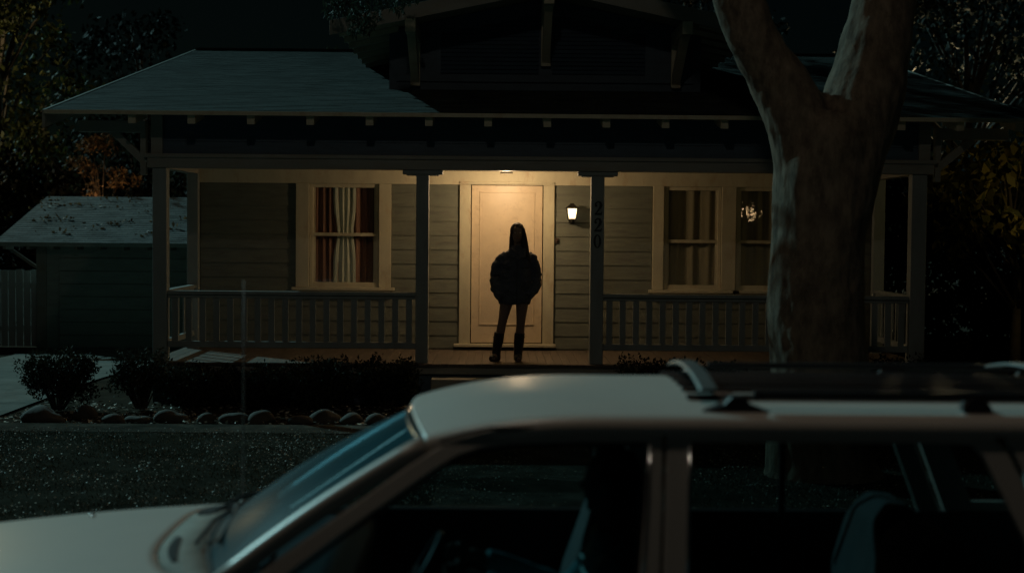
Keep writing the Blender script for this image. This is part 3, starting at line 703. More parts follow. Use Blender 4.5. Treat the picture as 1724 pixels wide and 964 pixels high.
# grass and litter
rng = np.random.default_rng(11); N = 110000
x = rng.uniform(-5.6, 8.5, N); y = -2.75 - 6.3*rng.uniform(0, 1, N)**1.0
dens = np.array([noise.noise(Vector((a*1.3, c*1.3, 3))) for a, c in zip(x[::1], y[::1])]); keep = rng.uniform(-.7, .6, N) < dens; keep &= ~((x > -.5) & (x < .9))
x, y = x[keep], y[keep]; n = len(x); z = np.zeros(n)+.01
hgt = rng.uniform(.012, .032, n); an = rng.uniform(0, 6.28, n); wd = .005
dx, dy = np.cos(an)*wd, np.sin(an)*wd; lx_, ly_ = rng.normal(size=n)*.010, rng.normal(size=n)*.010
v = np.stack([np.stack([x-dx, y-dy, z], 1), np.stack([x+dx, y+dy, z], 1), np.stack([x+lx_, y+ly_, z+hgt], 1)], 1).reshape(-1, 3)
o = np_mesh('grass', v, np.arange(n*3).reshape(-1, 3), M['lawn']); tag(o, 'sparse dry grass of the front lawn', 'grass', kind='stuff')
N = 52000; x = rng.uniform(-5.6, 8.5, N); y = rng.uniform(-9.1, -2.5, N); keep = np.array([noise.noise(Vector((a*.7, c*1.1, 9)))+.5*noise.noise(Vector((a*2.5, c*2.5, 2))) for a, c in zip(x, y)]) > rng.uniform(-.55, .45, N); x, y = x[keep], y[keep]
P_ = np.stack([x, y, rng.uniform(.012, .035, len(x))], 1)
v, f = leaves(P_, .017, rng, aspect=.9); v[:,2] = np.clip(v[:,2]*.45+.012, .008, .06)
o = np_mesh('leaf_litter', v, f, M['litter']); tag(o, 'pale dead leaves littering the front lawn', 'leaf litter', kind='stuff')
N = 1800; x = rng.uniform(-5.5, -1.0, N); y = rng.uniform(-2.0, -.1, N); P_ = np.stack([x, y, np.full(N, .005)], 1); v, f = leaves(P_, .06, rng, aspect=.6); v[:,2] = np.clip(v[:,2]*.4+.0, -.01, .05)
o = np_mesh('bed_litter', v, f, M['litter']); tag(o, 'dry leaves and twigs on the planting bed soil', 'leaf litter', kind='stuff')

# ================================================================== the big tree by the street
TY = -5.0
bt = empty('big_tree', tuple(at(1378, 740, TY)), 'large pale-barked tree with forked trunk standing in the lawn right of the porch', 'tree'); bt.location.z = 0
def ring(pl, pr, py, Y, depth=.95):
    a = at(pl, py, Y); c = at(pr, py, Y); return ((a+c)/2, (c-a).length/2)
def limb(spec, n=16, sd=0):
    pts, rad = [], []
    for pl, pr, py, Y in spec:
        c, r = ring(pl, pr, py, Y); pts.append(c); rad.append(r)
    # resample smoothly
    P2, R2 = [], []
    for i in range(len(pts)-1):
        for k in range(5):
            t = k/5; p0 = pts[max(i-1,0)]; p1 = pts[i]; p2 = pts[i+1]; p3 = pts[min(i+2, len(pts)-1)]
            P2.append(.5*((2*p1)+(p2-p0)*t+(2*p0-5*p1+4*p2-p3)*t*t+(3*p1-p0-3*p2+p3)*t**3)); r0, r1 = rad[i], rad[i+1]; t2 = t*t*(3-2*t); R2.append(r0+(r1-r0)*t2)
    P2.append(pts[-1]); R2.append(rad[-1]); return P2, R2
b = MB()
p, r = limb([(1278,1490,815,TY),(1292,1468,760,TY),(1297,1460,628,TY),(1291,1456,530,TY),(1296,1456,430,TY),(1303,1462,300,TY),(1312,1472,240,TY),(1345,1468,196,TY)]); b.tube(p, r, 22)
p, r = limb([(1308,1430,380,TY),(1304,1425,300,TY),(1290,1408,215,TY),(1264,1368,145,TY),(1240,1325,90,TY-.05),(1205,1288,0,TY-.1),(1180,1262,-120,TY-.2),(1120,1190,-300,TY-.5)]); b.tube(p, r, 18)
p, r = limb([(1330,1462,380,TY),(1345,1480,290,TY),(1366,1502,220,TY+.05),(1388,1518,160,TY+.1),(1410,1528,90,TY+.15),(1436,1538,0,TY+.2),(1470,1560,-130,TY+.3),(1540,1600,-320,TY+.6)]); b.tube(p, r, 18)
trunk = b.build('trunk', M['bark'], bt)
def barkd(c):
    q = Vector((c.x*4, c.y*4, c.z*2.0)); return .03*noise.noise(Vector((c.x*1.7, c.y*1.7, c.z*1.0))) + .020*noise.noise(q) + -.014*abs(noise.noise(Vector((c.x*9, c.y*9, c.z*2.6)))) + .003 + .008*noise.noise(Vector((c.x*14, c.y*14, c.z*8)))
remesh(trunk, .028, 1, barkd)
# crown of the big tree, far above the frame, with added roof-shading clumps
rg = np.random.default_rng(21); cs = [(rg.normal()*2.2+2.6, rg.normal()*1.5-5.2, rg.uniform(8.6, 12.5)) for _ in range(34)]
over = [(rg.uniform(-2.2, 1.4), rg.uniform(3.5, 11.5), rg.uniform(8.6, 10.2)) for _ in range(34)]  # added clumps, out of view, that shade the right wing of the roof
cs += over
v, f = leaves(clumps(cs, [.95]*68, 420, rg, .8), .13, rg, droop=.4); np_mesh('crown', v, f, M['dleaf'], bt)
b = MB(); A, B_ = at(1155,-290,TY-.5), at(1570,-310,TY+.6)
for i, c in enumerate(cs): s = A if c[0] < 2.8 else B_; b.tube([s, s.lerp(Vector(c), .5)+Vector((0,0,1.2 if c[1] > 2 else .2)), c], [.09, .05, .015], 6)
b.build('limb', M['bark'], bt, smooth=True)
# a drooping branch that hangs in front of the gable's left end
br = empty('overhanging_branch', tuple(at(600, -20, -.8)), 'leafy branch end drooping in front of the gable at the top left', 'branch')
b = MB(); rg = np.random.default_rng(31); tips = []
A = at(470, -260, -.6)
for (px, py) in ((598,22),(615,40),(580,8),(628,26),(600,44),(672,4),(560,14),(610,5),(566,-6),(645,-5),(690,-8)):
    e = at(px, py, -.8+.4*rg.normal()); mid = A.lerp(e, .6)+Vector((0,0,.15)); b.tube([A, mid, e], [.03, .012, .003], 6); tips.append(e)
b.build('twig', M['darkbark'], br, smooth=True)
v, f = leaves(clumps(tips, [.11]*len(tips), 6500, rg, 1.2), .075, rg, droop=1.2, aspect=.3); np_mesh('foliage', v, f, M['tealleaf'], br)

# ================================================================== background trees
tree('tall_tree', (-14.5, 24, 0), 11, 3.4, 'tall loose-leaved tree behind the garage at the far left, lit yellowish', 'tree', M['oleaf'], 41, n_clumps=60, leaf=.22, per=150, droop=1.0, clump_r=.22, crown_base=.25)
tree('tall_tree', (-11.0, 27, 0), 9.5, 2.6, 'dim leafy tree between the yellow-lit tree and the roof ridge', 'tree', M['dleaf'], 42, n_clumps=40, leaf=.2, per=160, droop=.8, clump_r=.24)
tree('shrubby_tree', (-9.9, 18.3, 0), 4.6, 1.0, 'bushy tree glowing orange behind the garage roof', 'tree', M['orleaf'], 43, n_clumps=34, leaf=.11, per=900, trunk_r=.06, crown_base=.35, clump_r=.22)
tree('conifer', (-4.1, 17.5, 0), 6.9, .5, 'small narrow evergreen rising behind the roof ridge left of the gable', 'tree', M['tealleaf'], 44, n_clumps=44, leaf=.12, per=1500, trunk_r=.08, clump_r=.35)
tree('spreading_tree', (14.0, 25, 0), 10.5, 4.6, 'broad dark tree behind the right end of the roof, sparkling with light', 'tree', M['dleaf'], 45, n_clumps=70, leaf=.2, per=130, trunk_r=.25, clump_r=.2, crown_base=.3)
tree('spreading_tree', (5.2, 26, 0), 11, 4.0, 'dark tree behind the roof seen through the fork of the big trunk', 'tree', M['dleaf'], 46, n_clumps=60, leaf=.2, per=120, trunk_r=.25, clump_r=.2, crown_base=.3)
tree('broadleaf_tree', (7.5, 3.0, 0), 3.75, 1.3, 'large-leaved tree with yellowing leaves right of the house', 'tree', M['yleaf'], 47, n_clumps=40, leaf=.19, per=330, trunk_r=.08, clump_r=.27, crown_base=.52, droop=.8)

def hedge(x0, x1, y, h_, label, seed, per=900):
    rg = np.random.default_rng(seed); t = empty('hedge', ((x0+x1)/2, y, 0), label, 'hedge', None)
    cs = [(x0+.55*i+rg.normal()*.12, y+rg.normal()*.3, h_*q+rg.normal()*.12) for i in range(int((x1-x0)/.55)+1) for q in (.12, .38, .64, .88)]; n = len(cs)
    b = MB()
    for i in range(int((x1-x0)/1.2)): xx = x0+.6+i*1.2; b.tube([(xx, y, -.4), (xx+.1, y, h_*.5), (xx, y+.1, h_*.8)], [.05,.035,.01], 6)
    b.build('stems', M['darkbark'], t)
    v, f = leaves(clumps(cs, [.62]*n, per, rg, 1.1), .2, rg, droop=.2); np_mesh('foliage', v, f, M['dleaf'], t)
hedge(5.9, 22, 9.0, 3.4, 'tall dark hedge closing the garden right of the house', 61)
hedge(-24, -10.5, 19.0, 3.6, 'tall dark hedge behind the fence at the far left', 62)
hedge(-10.5, -3.2, 20.0, 3.2, 'dark hedge behind the garage', 63, per=400)
# ================================================================== the car
YC = -11.85
car = empty('station_wagon', (0, YC, 0), 'cream station wagon with black roof rack parked along the kerb in front', 'car')
def cy(hw, s): return YC + s*hw       # s=-1 is the side towards the camera
def hw(z): # half width of the body side
    if z < .88: return .835 - .05*((.55-z)/.4)**2 if z < .55 else .835 - .015*((z-.55)/.33)**2
    return .82 - (z-.88)/(1.46-.88)*.165
# -- body sides
def hoodz(x): 
    t = (-1.05 - x)/1.4; return .880 - .055*t - .075*t*t
for s in (-1, 1):
    b = MB(); xs = [ -2.42 + .035*i for i in range(143)]; zs = lin(.24, 1, 18)
    def top(x): return hoodz(x)-.03 if x < -1.02 else .875
    idx = {}
    vs = []
    for i, x in enumerate(xs):
        tz = top(x)
        for j in range(18):
            z = .24 + (tz-.24)*j/17; taper = .0
            if x < -1.9: taper = .09*((-1.9-x)/.52)**2
            if x > 2.1: taper = .06*((x-2.1)/.5)**2
            y = hw(z) - taper
            for wx in (-1.62, 1.42):   # wheel arch lips
                d = math.hypot(x-wx, z-.31)
                if abs(d-.36) < .05: y += .012
            vs.append((x, cy(y, s), z))
    fs = []
    for i in range(142):
        for j in range(17):
            xm = (xs[i]+xs[i+1])/2; zm = .24+(top(xm)-.24)*(j+.5)/17
            if any(math.hypot(xm-wx, zm-.31) < .355 for wx in (-1.62, 1.42)): continue
            a = i*18+j; fs.append((a, a+1, a+19, a+18))
    b.add(vs, fs); b.build('side_panel', M['paint'], car, smooth=True, solid=.012)
# -- hood, fenders tops, cowl
def hood_surf(x, u): # u: -1..1 across
    z = hoodz(x) + .070*(1-abs(u)**2.4) ; return z
def grid(fx, fy, fz, nu, nv):
    vs = []; fs = []
    for i in range(nu+1):
        for j in range(nv+1): vs.append((fx(i/nu, j/nv), fy(i/nu, j/nv), fz(i/nu, j/nv)))
    for i in range(nu):
        for j in range(nv): a = i*(nv+1)+j; fs.append((a, a+1, a+nv+2, a+nv+1))
    return vs, fs
def hood_back(u): return -1.275 + .17*abs(u)**4
def front_edge(u): return -2.43 + .07*abs(u)**3
b = MB(); HW = .70
def hx(i, j): u = 2*j-1; return front_edge(u) + (hood_back(u)-front_edge(u))*i
vs, fs = grid(hx, lambda i, j: YC+(2*j-1)*HW, lambda i, j: hood_surf(hx(i, j), (2*j-1)*HW/.82) + .010, 30, 36); b.add(vs, fs); b.build('hood', M['paint'], car, smooth=True, solid=.012)
for s in (-1, 1):
    b = MB(); f_ = lambda i, j: front_edge(.9)+(-.98-front_edge(.9))*i
    vs, fs = grid(f_, lambda i, j: YC+s*(HW+.008+(.822-HW-.012)*j - (.09*((-1.9-f_(i,j))/.52)**2 if f_(i,j) < -1.9 else 0)*j), lambda i, j: hood_surf(f_(i,j), (HW+.008+(.815-HW)*j)/.82) + .004 - .032*max(0,(j-.45)/.55)**2, 24, 10)
    b.add(vs, fs); b.build('fender_top', M['paint'], car, smooth=True)
# -- windscreen surface: parametric between base arc and header arc
def wbase(u): return Vector((-1.10 + .13*u*u, YC + u*.745, .968 - .052*u*u))
def whead(u): return Vector((-.345 + .085*u*u, YC + u*.612, 1.422 - .040*u*u))
b = MB(); # cowl between the hood's rear edge and the screen
NU = 30; vs, fs = [], []
for i in range(NU+1):
    u = 2*i/NU-1; y = u*.735; hb = hood_back(u*.735/HW if abs(u*.735/HW) <= 1 else 1) ; wbp = wbase(u*.94)
    a = Vector((hb+.007, YC+y, hood_surf(hb, y/.82)+.011)); m_ = a.lerp(wbp, .55)+Vector((0,0,-.002)); vs += [a, m_, wbp+Vector((0,0,-.004))]
for i in range(NU):
    for k in range(2): a = i*3+k; fs.append((a, a+1, a+4, a+3))
b.add(vs, fs); cowl = b.build('cowl', mat('cowl_paint', (.26,.25,.22), .75, .2, 12, spec=.2), car, smooth=True, solid=.006)
for u0, u1 in ((.33, .88), (-.72, -.28)):   # black air intakes in the cowl
    b = MB(); vs, fs = [], []; n = 12
    for i in range(n+1):
        u = u0+(u1-u0)*i/n; y = u*.735; hb = hood_back(min(1, abs(u*.735/HW))); wbp = wbase(u*.94); a = Vector((hb+.007, YC+y, hood_surf(hb, y/.82)+.011)); 
        e = math.sin(math.pi*min(1, max(0, (i+.6)/(n+1.2))))**.35
        c = a.lerp(wbp, .24); h_ = (.27 if u0 > 0 else .10)*e
        vs += [a.lerp(wbp, .28-h_)+Vector((0,0,.006)), a.lerp(wbp, .28+h_)+Vector((0,0,.005))]
    for i in range(n): fs.append((2*i, 2*i+1, 2*i+3, 2*i+2))
    b.add(vs, fs); b.build('intake_grille', M['black'], cowl, solid=.004)
b = MB(); vs, fs = [], []
NV = 14
for i in range(NU+1):
    u = 2*i/NU-1
    for j in range(NV+1):
        t = j/NV; p = wbase(u).lerp(whead(u), t) + Vector((-.018, 0, .028))*math.sin(math.pi*t)*(1-.3*u*u); vs.append(p)
for i in range(NU):
    for j in range(NV): a = i*(NV+1)+j; fs.append((a, a+1, a+NV+2, a+NV+1))
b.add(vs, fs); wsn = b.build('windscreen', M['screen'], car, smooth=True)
b = MB(); b.tube([whead(2*i/24-1)+Vector((-.004,0,.004)) for i in range(25)], [(.011,.011)]*25, 8); b.build('screen_trim', M['chrome'], wsn, smooth=True)
b = MB(); b.tube([wbase(2*i/24-1)+Vector((.0,0,.002)) for i in range(25)], .010, 6); b.build('screen_seal', M['rubber'], wsn)
for u0, u1 in ((.10, .62), (-.62, -.06)):
    b = MB(); piv = wbase(u0+.1)+Vector((-.05,0,.02)); tip = wbase(u1)+Vector((.05,0,.065)); b.tube([piv, piv.lerp(tip, .5)+Vector((0,0,.02)), tip], .008, 6)
    q0 = wbase(u0+.02).lerp(whead(u0+.02), .06)+Vector((-.01,0,.02)); q1 = wbase(u1+.15).lerp(whead(u1+.15), .09)+Vector((-.01,0,.02)); b.tube([q0, q1], .009, 5); b.build('wiper', M['black'], car)
# -- A pillars (body) with rounded glossy outer face
def psurf(x, z, s, out=0): return Vector((x, cy(hw(z)+out, s), z))
for s in (-1, 1):
    a0 = Vector((-.965, cy(.775, s), .915)); a1 = Vector((-.255, cy(.625, s), 1.385)); n = 9
    pts = [a0.lerp(a1, i/n) + Vector((-.010, 0, .014))*math.sin(math.pi*i/n) for i in range(n+1)]
    b = MB(); b.tube(pts, [(.036, .052)]*(n+1), 14); b.build('windscreen_pillar', M['paint'], car, smooth=True)
    b = MB(); b.tube([p + Vector((.0, -s*.034, .012)) for p in pts], .009, 8); b.build('pillar_trim', M['chrome'], wsn, smooth=True)
# -- roof
def roof_front(u): return whead(u*.98).x + .012
def roofs(x, u):
    crown = .062*(1-abs(u)**2.5); t = min(1, max(0, (x-roof_front(u))/.62)); dip = -.088*(1-t)**2.2
    tb_ = min(1, max(0, (x-1.9)/.7)); return 1.478 + crown + dip*(1.0-.12*u*u) - .05*tb_*tb_
b = MB(); NU2, NX = 28, 40; vs = []; fs = []
for i in range(NX+1):
    for j in range(NU2+1):
        u = 2*j/NU2-1; xf = roof_front(u); x = xf + (2.42-xf)*(i/NX)**1.5
        hwid = .655 - .02*max(0, (x-1.8)/.6)**2 - (.022*(1-min(1,(x-xf)/.4))); vs.append((x, YC+u*hwid, roofs(x, u)))
for i in range(NX):
    for j in range(NU2): a = i*(NU2+1)+j; fs.append((a, a+1, a+NU2+2, a+NU2+1))
# side drop of the roof edge
for s, jj in ((-1, 0), (1, NU2)):
    base = len(vs)
    for i in range(NX+1):
        vx, vy, vz = vs[i*(NU2+1)+jj]; vs.append((vx, vy+s*.012, vz-.022)); vs.append((vx, vy+s*.010, vz-.045))
    for i in range(NX):
        a = i*(NU2+1)+jj; c = (i+1)*(NU2+1)+jj; p0 = base+2*i; q0 = base+2*(i+1); fs.append((a, c, q0, p0)); fs.append((p0, q0, q0+1, p0+1))
b.add(vs, fs); b.build('roof', M['paint'], car, smooth=True, solid=.02)
MB().loft([[(x, YC-.60, 1.425), (x, YC+.60, 1.425), (x, YC+.60, 1.44), (x, YC-.60, 1.44)] for x in (.05, 2.35)]).build('headliner', M['dash'], car)
# rear hatch and tail
b = MB(); vs, fs = grid(lambda i, j: 2.42+.16*(1-i)**1.0+.0 if i > .0 else 2.58, lambda i, j: YC+(2*j-1)*(.80-.165*max(0,(i-.45)/.55)), lambda i, j: .30+1.18*i, 16, 14)
fs = [f_ for k, f_ in enumerate(fs) if not (8 <= k//14 <= 13 and 2 <= k%14 <= 11)]; b.add(vs, fs); b.build('tailgate', M['paint'], car, solid=.02)
b = MB(); b.add([(2.52, YC-.66, .88), (2.52, YC+.66, .88), (2.45, YC+.56, 1.37), (2.45, YC-.56, 1.37)], [(0,1,2,3)]); b.build('rear_window', M['carglass'], car)
# -- doors: frames as thick strips on the leaning side plane
def strip(b, outer, inner, s, y_out=.0, th=.03):
    n = len(outer); vs = []; fs = []
    for (x, z) in outer: vs.append(psurf(x, z, s, y_out)); 
    for (x, z) in inner: vs.append(psurf(x, z, s, y_out))
    for (x, z) in outer: vs.append(psurf(x, z, s, y_out-th))
    for (x, z) in inner: vs.append(psurf(x, z, s, y_out-th))
    for i in range(n-1): fs += [(i, i+1, n+i+1, n+i), (2*n+i, 3*n+i, 3*n+i+1, 2*n+i+1), (i, 2*n+i, 2*n+i+1, i+1), (n+i, n+i+1, 3*n+i+1, 3*n+i)]
    fs += [(0, n, 3*n, 2*n), (n-1, 3*n-1, 4*n-1, 2*n-1)]; b.add(vs, fs)
FO = [(-.94,.875),(-.60,1.115),(-.30,1.325),(-.20,1.385),(-.10,1.420),(.02,1.437),(.30,1.446),(.585,1.449),(.580,1.2),(.562,.875)]
FI = [(-.83,.875),(-.52,1.100),(-.22,1.305),(-.135,1.355),(-.06,1.380),(.05,1.396),(.30,1.404),(.535,1.407),(.520,1.2),(.485,.875)]
RO = [(.572,.875),(.590,1.2),(.600,1.449),(1.2,1.450),(1.74,1.446),(1.80,1.38),(2.03,.875)]
RI = [(.660,.875),(.672,1.2),(.685,1.407),(1.2,1.409),(1.675,1.406),(1.715,1.36),(1.93,.875)]
CO = [(2.05,.875),(1.80,1.43),(2.35,1.43),(2.54,.875)]; CI = [(2.16,.93),(1.96,1.36),(2.30,1.35),(2.43,.93)]
for s in (-1, 1):
    b = MB(); strip(b, FO, FI, s); fd = b.build('front_door_frame', M['paint'], car, bevel=.006)
    b = MB(); strip(b, [(p[0]+(.010 if i<5 else 0)-(.010 if i>7 else 0), p[1]) for i, p in enumerate(FI)], [(p[0]+(.03 if i < 5 else -.012 if i > 7 else 0), p[1]-(.014 if 3<i<8 else 0)) for i, p in enumerate(FI)], s, -.006, .02); b.build('window_seal', M['rubber'], fd)
    b = MB(); b.add([psurf(x, z, s, -.018) for x, z in FI], [tuple(range(len(FI)))]); b.build('side_window', M['carglass'], fd)
    b = MB(); strip(b, RO, RI, s); rd = b.build('rear_door_frame', M['paint'], car, bevel=.006)
    b = MB(); b.add([psurf(x, z, s, -.018) for x, z in RI], [tuple(range(len(RI)))]); b.build('side_window', M['carglass'], rd)
    b = MB(); strip(b, CO+CO[:1], CI+CI[:1], s); cw = b.build('cargo_window_frame', M['paint'], car)
    b = MB(); b.add([psurf(x, z, s, -.018) for x, z in CI], [tuple(range(4))]); b.build('side_window', M['carglass'], cw)
    # chrome strips along the rear edges of both door windows
    b = MB(); b.tube([psurf(x, z, s, .001) for x, z in ((.497,.88),(.515,1.05),(.528,1.2),(.540,1.395))], .006, 6); b.build('window_trim', M['chrome'], fd, smooth=True)
    b = MB(); b.tube([psurf(x, z, s, .001) for x, z in ((.652,.88),(.664,1.05),(.671,1.2),(.680,1.395))], .006, 6); b.build('window_trim', M['chrome'], rd, smooth=True)
    b = MB(); b.tube([psurf(x, .878, s, .005) for x in lin(-.93, 2.5, 12)], .008, 6); b.build('belt_trim', M['black'], car, smooth=True)
    # gutter
    b = MB(); b.tube([(x, cy(.668, s), 1.452 if x > -.02 else 1.452-.2*(-.02-x)**1.3*2.2) for x in lin(-.2, 2.35, 30)], .006, 6); b.build('gutter', M['black'], car)
    b = MB(); b.box(.40, .56, cy(.835, s)-.012, cy(.835, s)+.012, .72, .75); b.build('door_handle', M['chrome'], fd, bevel=.005)
    b = MB(); b.box(1.62, 1.78, cy(.835, s)-.012, cy(.835, s)+.012, .72, .75); b.build('door_handle', M['chrome'], rd, bevel=.005)
    b = MB(); b.ball((-.78, cy(.93, s), .905), (.05, .09, .055)); b.bar((-.76, cy(.80, s), .87), (-.77, cy(.90, s), .89), .03, .03); b.build('door_mirror', M['black'], car, smooth=True)
    for wx in (-1.62, 1.42):
        wh = MB(); yo = cy(.79, s); yi = cy(.60, s); 
        wh.tube([(wx, yi, .31), (wx, yi+s*.02, .31), (wx, yo-s*.02, .31), (wx, yo, .31)], [.27,.305,.305,.27], 28); w_o = wh.build('wheel', M['rubber'], car, smooth=False, bevel=.004)
        b = MB(); b.tube([(wx, yo-s*.01, .31), (wx, yo+s*.006, .31)], [.19, .18], 24); b.tube([(wx, yo, .31), (wx, yo+s*.02, .31)], [.05, .04], 16); b.build('rim', M['grey'], w_o, bevel=.003)
# floor, bumpers, lamps, grille
MB().box(-2.3, 2.45, YC-.70, YC+.70, .26, .30).build('floor_pan', M['black'], car)
for s in (-1, 1): MB().box(-.92, 2.40, cy(.765, s), cy(.812, s), .33, .884).build('door_card', M['dash'], car, bevel=.01)
MB().box(-1.0, -.93, YC-.72, YC+.72, .30, .90).build('firewall', M['dash'], car)
for x0, x1 in ((-2.56, -2.40), (2.52, 2.68)): MB().box(x0, x1, YC-.84, YC+.84, .36, .52).build('bumper', M['black'], car, bevel=.02)
MB().box(-2.43, -2.38, YC-.70, YC+.70, .30, .84).build('front_panel', M['paint'], car, bevel=.01)
b = MB(); 
for i in range(9): b.box(-2.455, -2.432, YC-.38, YC+.38, .60+.024*i, .612+.024*i)
b.build('grille', M['black'], car)
for s in (-1, 1):
    MB().box(-2.46, -2.432, YC+s*.40, YC+s*.66, .60, .80).build('headlight', M['grey'], car, bevel=.01); MB().box(2.585, 2.61, YC+s*.60, YC+s*.78, .56, .86).build('tail_light', mat('tail_red', (.25,.01,.01), .3), car, bevel=.01)
# aerial on the far fender
b = MB(); ax, ay = -1.145, YC+.76; zt = hood_surf(ax, .93)
b.tube([(ax, ay, zt-.02), (ax, ay, zt+.022), (ax, ay, zt+.03)], [.022, .016, .006], 10); b.tube([(ax, ay, zt+.02), (ax+.003, ay, zt+.5), (ax+.004, ay, zt+1.02)], [.0045, .0035, .0025], 6); b.build('aerial', mat('aerial_metal', (.16,.15,.14), .55, metal=.2), car, smooth=True)
b = MB(); b.ball((-1.72, YC+.40, hood_surf(-1.72, .49)+.022), (.013,.013,.008)); b.build('washer_nozzle', M['chrome'], car, smooth=True)
# roof rack
for s in (-1, 1):
    rk = MB().bar((.92, YC+s*.56, 1.562), (2.35, YC+s*.56, 1.562), .03, .028).build('rack_rail', M['black'], car, bevel=.005)
    for x in (.86, 1.72, 2.33):
        b = MB(); b.prism([(x-.13 if x < 1 else x-.05, 1.505), (x+.12 if x < 1 else x+.06, 1.505), (x+.05, 1.530), (x+.02, 1.560), (x-.02, 1.560), (x-.05, 1.530)], 'y', YC+s*.56-.03, YC+s*.56+.03); b.build('rack_foot', M['black'], rk, bevel=.006)
for i in range(7):
    y = -.42+.145*i; u = y/.655; b = MB(); pts = [(x, YC+y, roofs(x, u)+.018) for x in lin(.70, 2.3, 18)]; b.tube(pts, [(.020,.012)]*18, 6); b.build('rack_slat', M['black'], car)
for x in (.77, 2.15):
    b = MB(); vs = []; fs = []; n = 18
    for i in range(n+1):
        u = 2*i/n-1; z = 1.572 + .045*(1-abs(u)**2.2); y = YC+u*.50
        vs += [(x-.035, y, z-.006), (x+.035, y, z-.004), (x+.028, y, z+.006), (x-.028, y, z+.004)]
    for i in range(n):
        for k in range(4): fs.append((i*4+k, i*4+(k+1)%4, (i+1)*4+(k+1)%4, (i+1)*4+k))
    fs += [(0,1,2,3), (n*4+3, n*4+2, n*4+1, n*4)]; b.add(vs, fs); b.build('crossbar', M['grey'], car, smooth=False)
# interior
b = MB(); b.prism([(-.98,.86),(-.62,.90),(-.52,.84),(-.50,.62),(-.98,.62)], 'y', YC-.70, YC+.70); b.build('dashboard', M['dash'], car, bevel=.02)
b = MB(); cs_ = Vector((-.30, YC-.36, .84)); ax_ = Vector((-.85, 0, .5)).normalized(); e1 = Vector((0,1,0)); e2 = ax_.cross(e1)
b.tube([cs_+ (e1*math.cos(t)+e2*math.sin(t))*.19 for t in lin(0, 2*math.pi, 29)], .013, 8, cap=False); b.bar(cs_-e1*.18, cs_+e1*.18, .03, .02); b.tube([cs_, cs_+Vector((-.25,0,-.12))], .03, 8); b.build('steering_wheel', M['black'], car, smooth=True)
def seatm(x, y, top=1.22):
    b = MB(); b.loft([[(x-.25,y-.24,.42),(x+.25,y-.24,.38),(x+.25,y-.24,.50),(x-.25,y-.24,.56)], [(x-.25,y+.24,.42),(x+.25,y+.24,.38),(x+.25,y+.24,.50),(x-.25,y+.24,.56)]])
    b.loft([[(x+.22,y-.24,.48),(x+.34,y-.24,.46),(x+.50,y-.20,1.02),(x+.41,y-.20,1.04)], [(x+.22,y+.24,.48),(x+.34,y+.24,.46),(x+.50,y+.20,1.02),(x+.41,y+.20,1.04)]])
    o = b.build('front_seat', M['seat'], car, bevel=.03)
    b = MB(); b.box(x+.42, x+.51, y-.13, y+.13, 1.07, top); b.bar((x+.46, y-.06, 1.0), (x+.465, y-.06, 1.09), .012, .012); b.bar((x+.46, y+.06, 1.0), (x+.465, y+.06, 1.09), .012, .012); b.build('headrest', M['seat'], o, bevel=.03)
seatm(.10, YC-.36); seatm(.0, YC+.36, 1.30)
b = MB(); b.loft([[(1.0,YC+y,.42),(1.5,YC+y,.38),(1.5,YC+y,.52),(1.0,YC+y,.56)] for y in (-.62,.62)]); b.loft([[(1.42,YC+y,.48),(1.54,YC+y,.48),(1.72,YC+y,z+.02),(1.62,YC+y,z+.03),(1.55,YC+y,z-.03)] for y, z in ((-.62,.93),(-.5,1.00),(-.1,1.0),(0,.97),(.1,1.0),(.5,1.0),(.62,.93))]); b.build('rear_seat', mat('pale_seat_fabric', (.025,.035,.04), .9, .25, 9), car, bevel=.02)
b = MB(); b.box(1.27, 1.30, YC+.70, YC+.715, .87, 1.40); b.build('seat_belt', M['black'], car)
b = MB(); b.bar((.60, YC-.66, 1.30), (.40, YC-.30, .62), .045, .004); b.build('seat_belt', M['black'], car)

# ================================================================== people
def head(b, c, s=1.0, fx=0, fy=-1):
    """head with jaw, brow, nose, ears; faces direction (fx,fy)"""
    f_ = Vector((fx, fy, 0)).normalized(); r_ = Vector((-f_.y, f_.x, 0)); c = Vector(c)
    def P(a, l, z): return c + f_*a*s + r_*l*s + Vector((0,0,z*s))
    rings = []
    for z, fr, bk, wd_ in ((-.118,.052,.000,.020),(-.105,.070,.030,.038),(-.085,.076,.05,.050),(-.06,.080,.065,.060),(-.03,.083,.080,.067),(.0,.084,.092,.072),(.03,.086,.098,.075),(.06,.080,.098,.074),(.085,.062,.085,.063),(.105,.035,.06,.042),(.115,.012,.03,.018)):
        rg_ = []
        for k in range(20):
            t = 2*math.pi*k/20; a = math.cos(t); rg_.append(P(a*(fr if a > 0 else bk), math.sin(t)*wd_, z))
        rings.append(rg_)
    b.loft(rings)
    b.tube([P(.080,0,.018), P(.090,0,-.005), P(.102,0,-.024), P(.088,0,-.032)], [.007,.010,.013,.010], 8)
    for l in (-1, 1):
        b.ball(P(-.005, l*.076, -.005), .018*s, 8, 6)
    b.ball(P(.078,0,-.058), .015*s, 8, 6); b.ball(P(.068,0,-.098), .018*s, 8, 6)
    return P
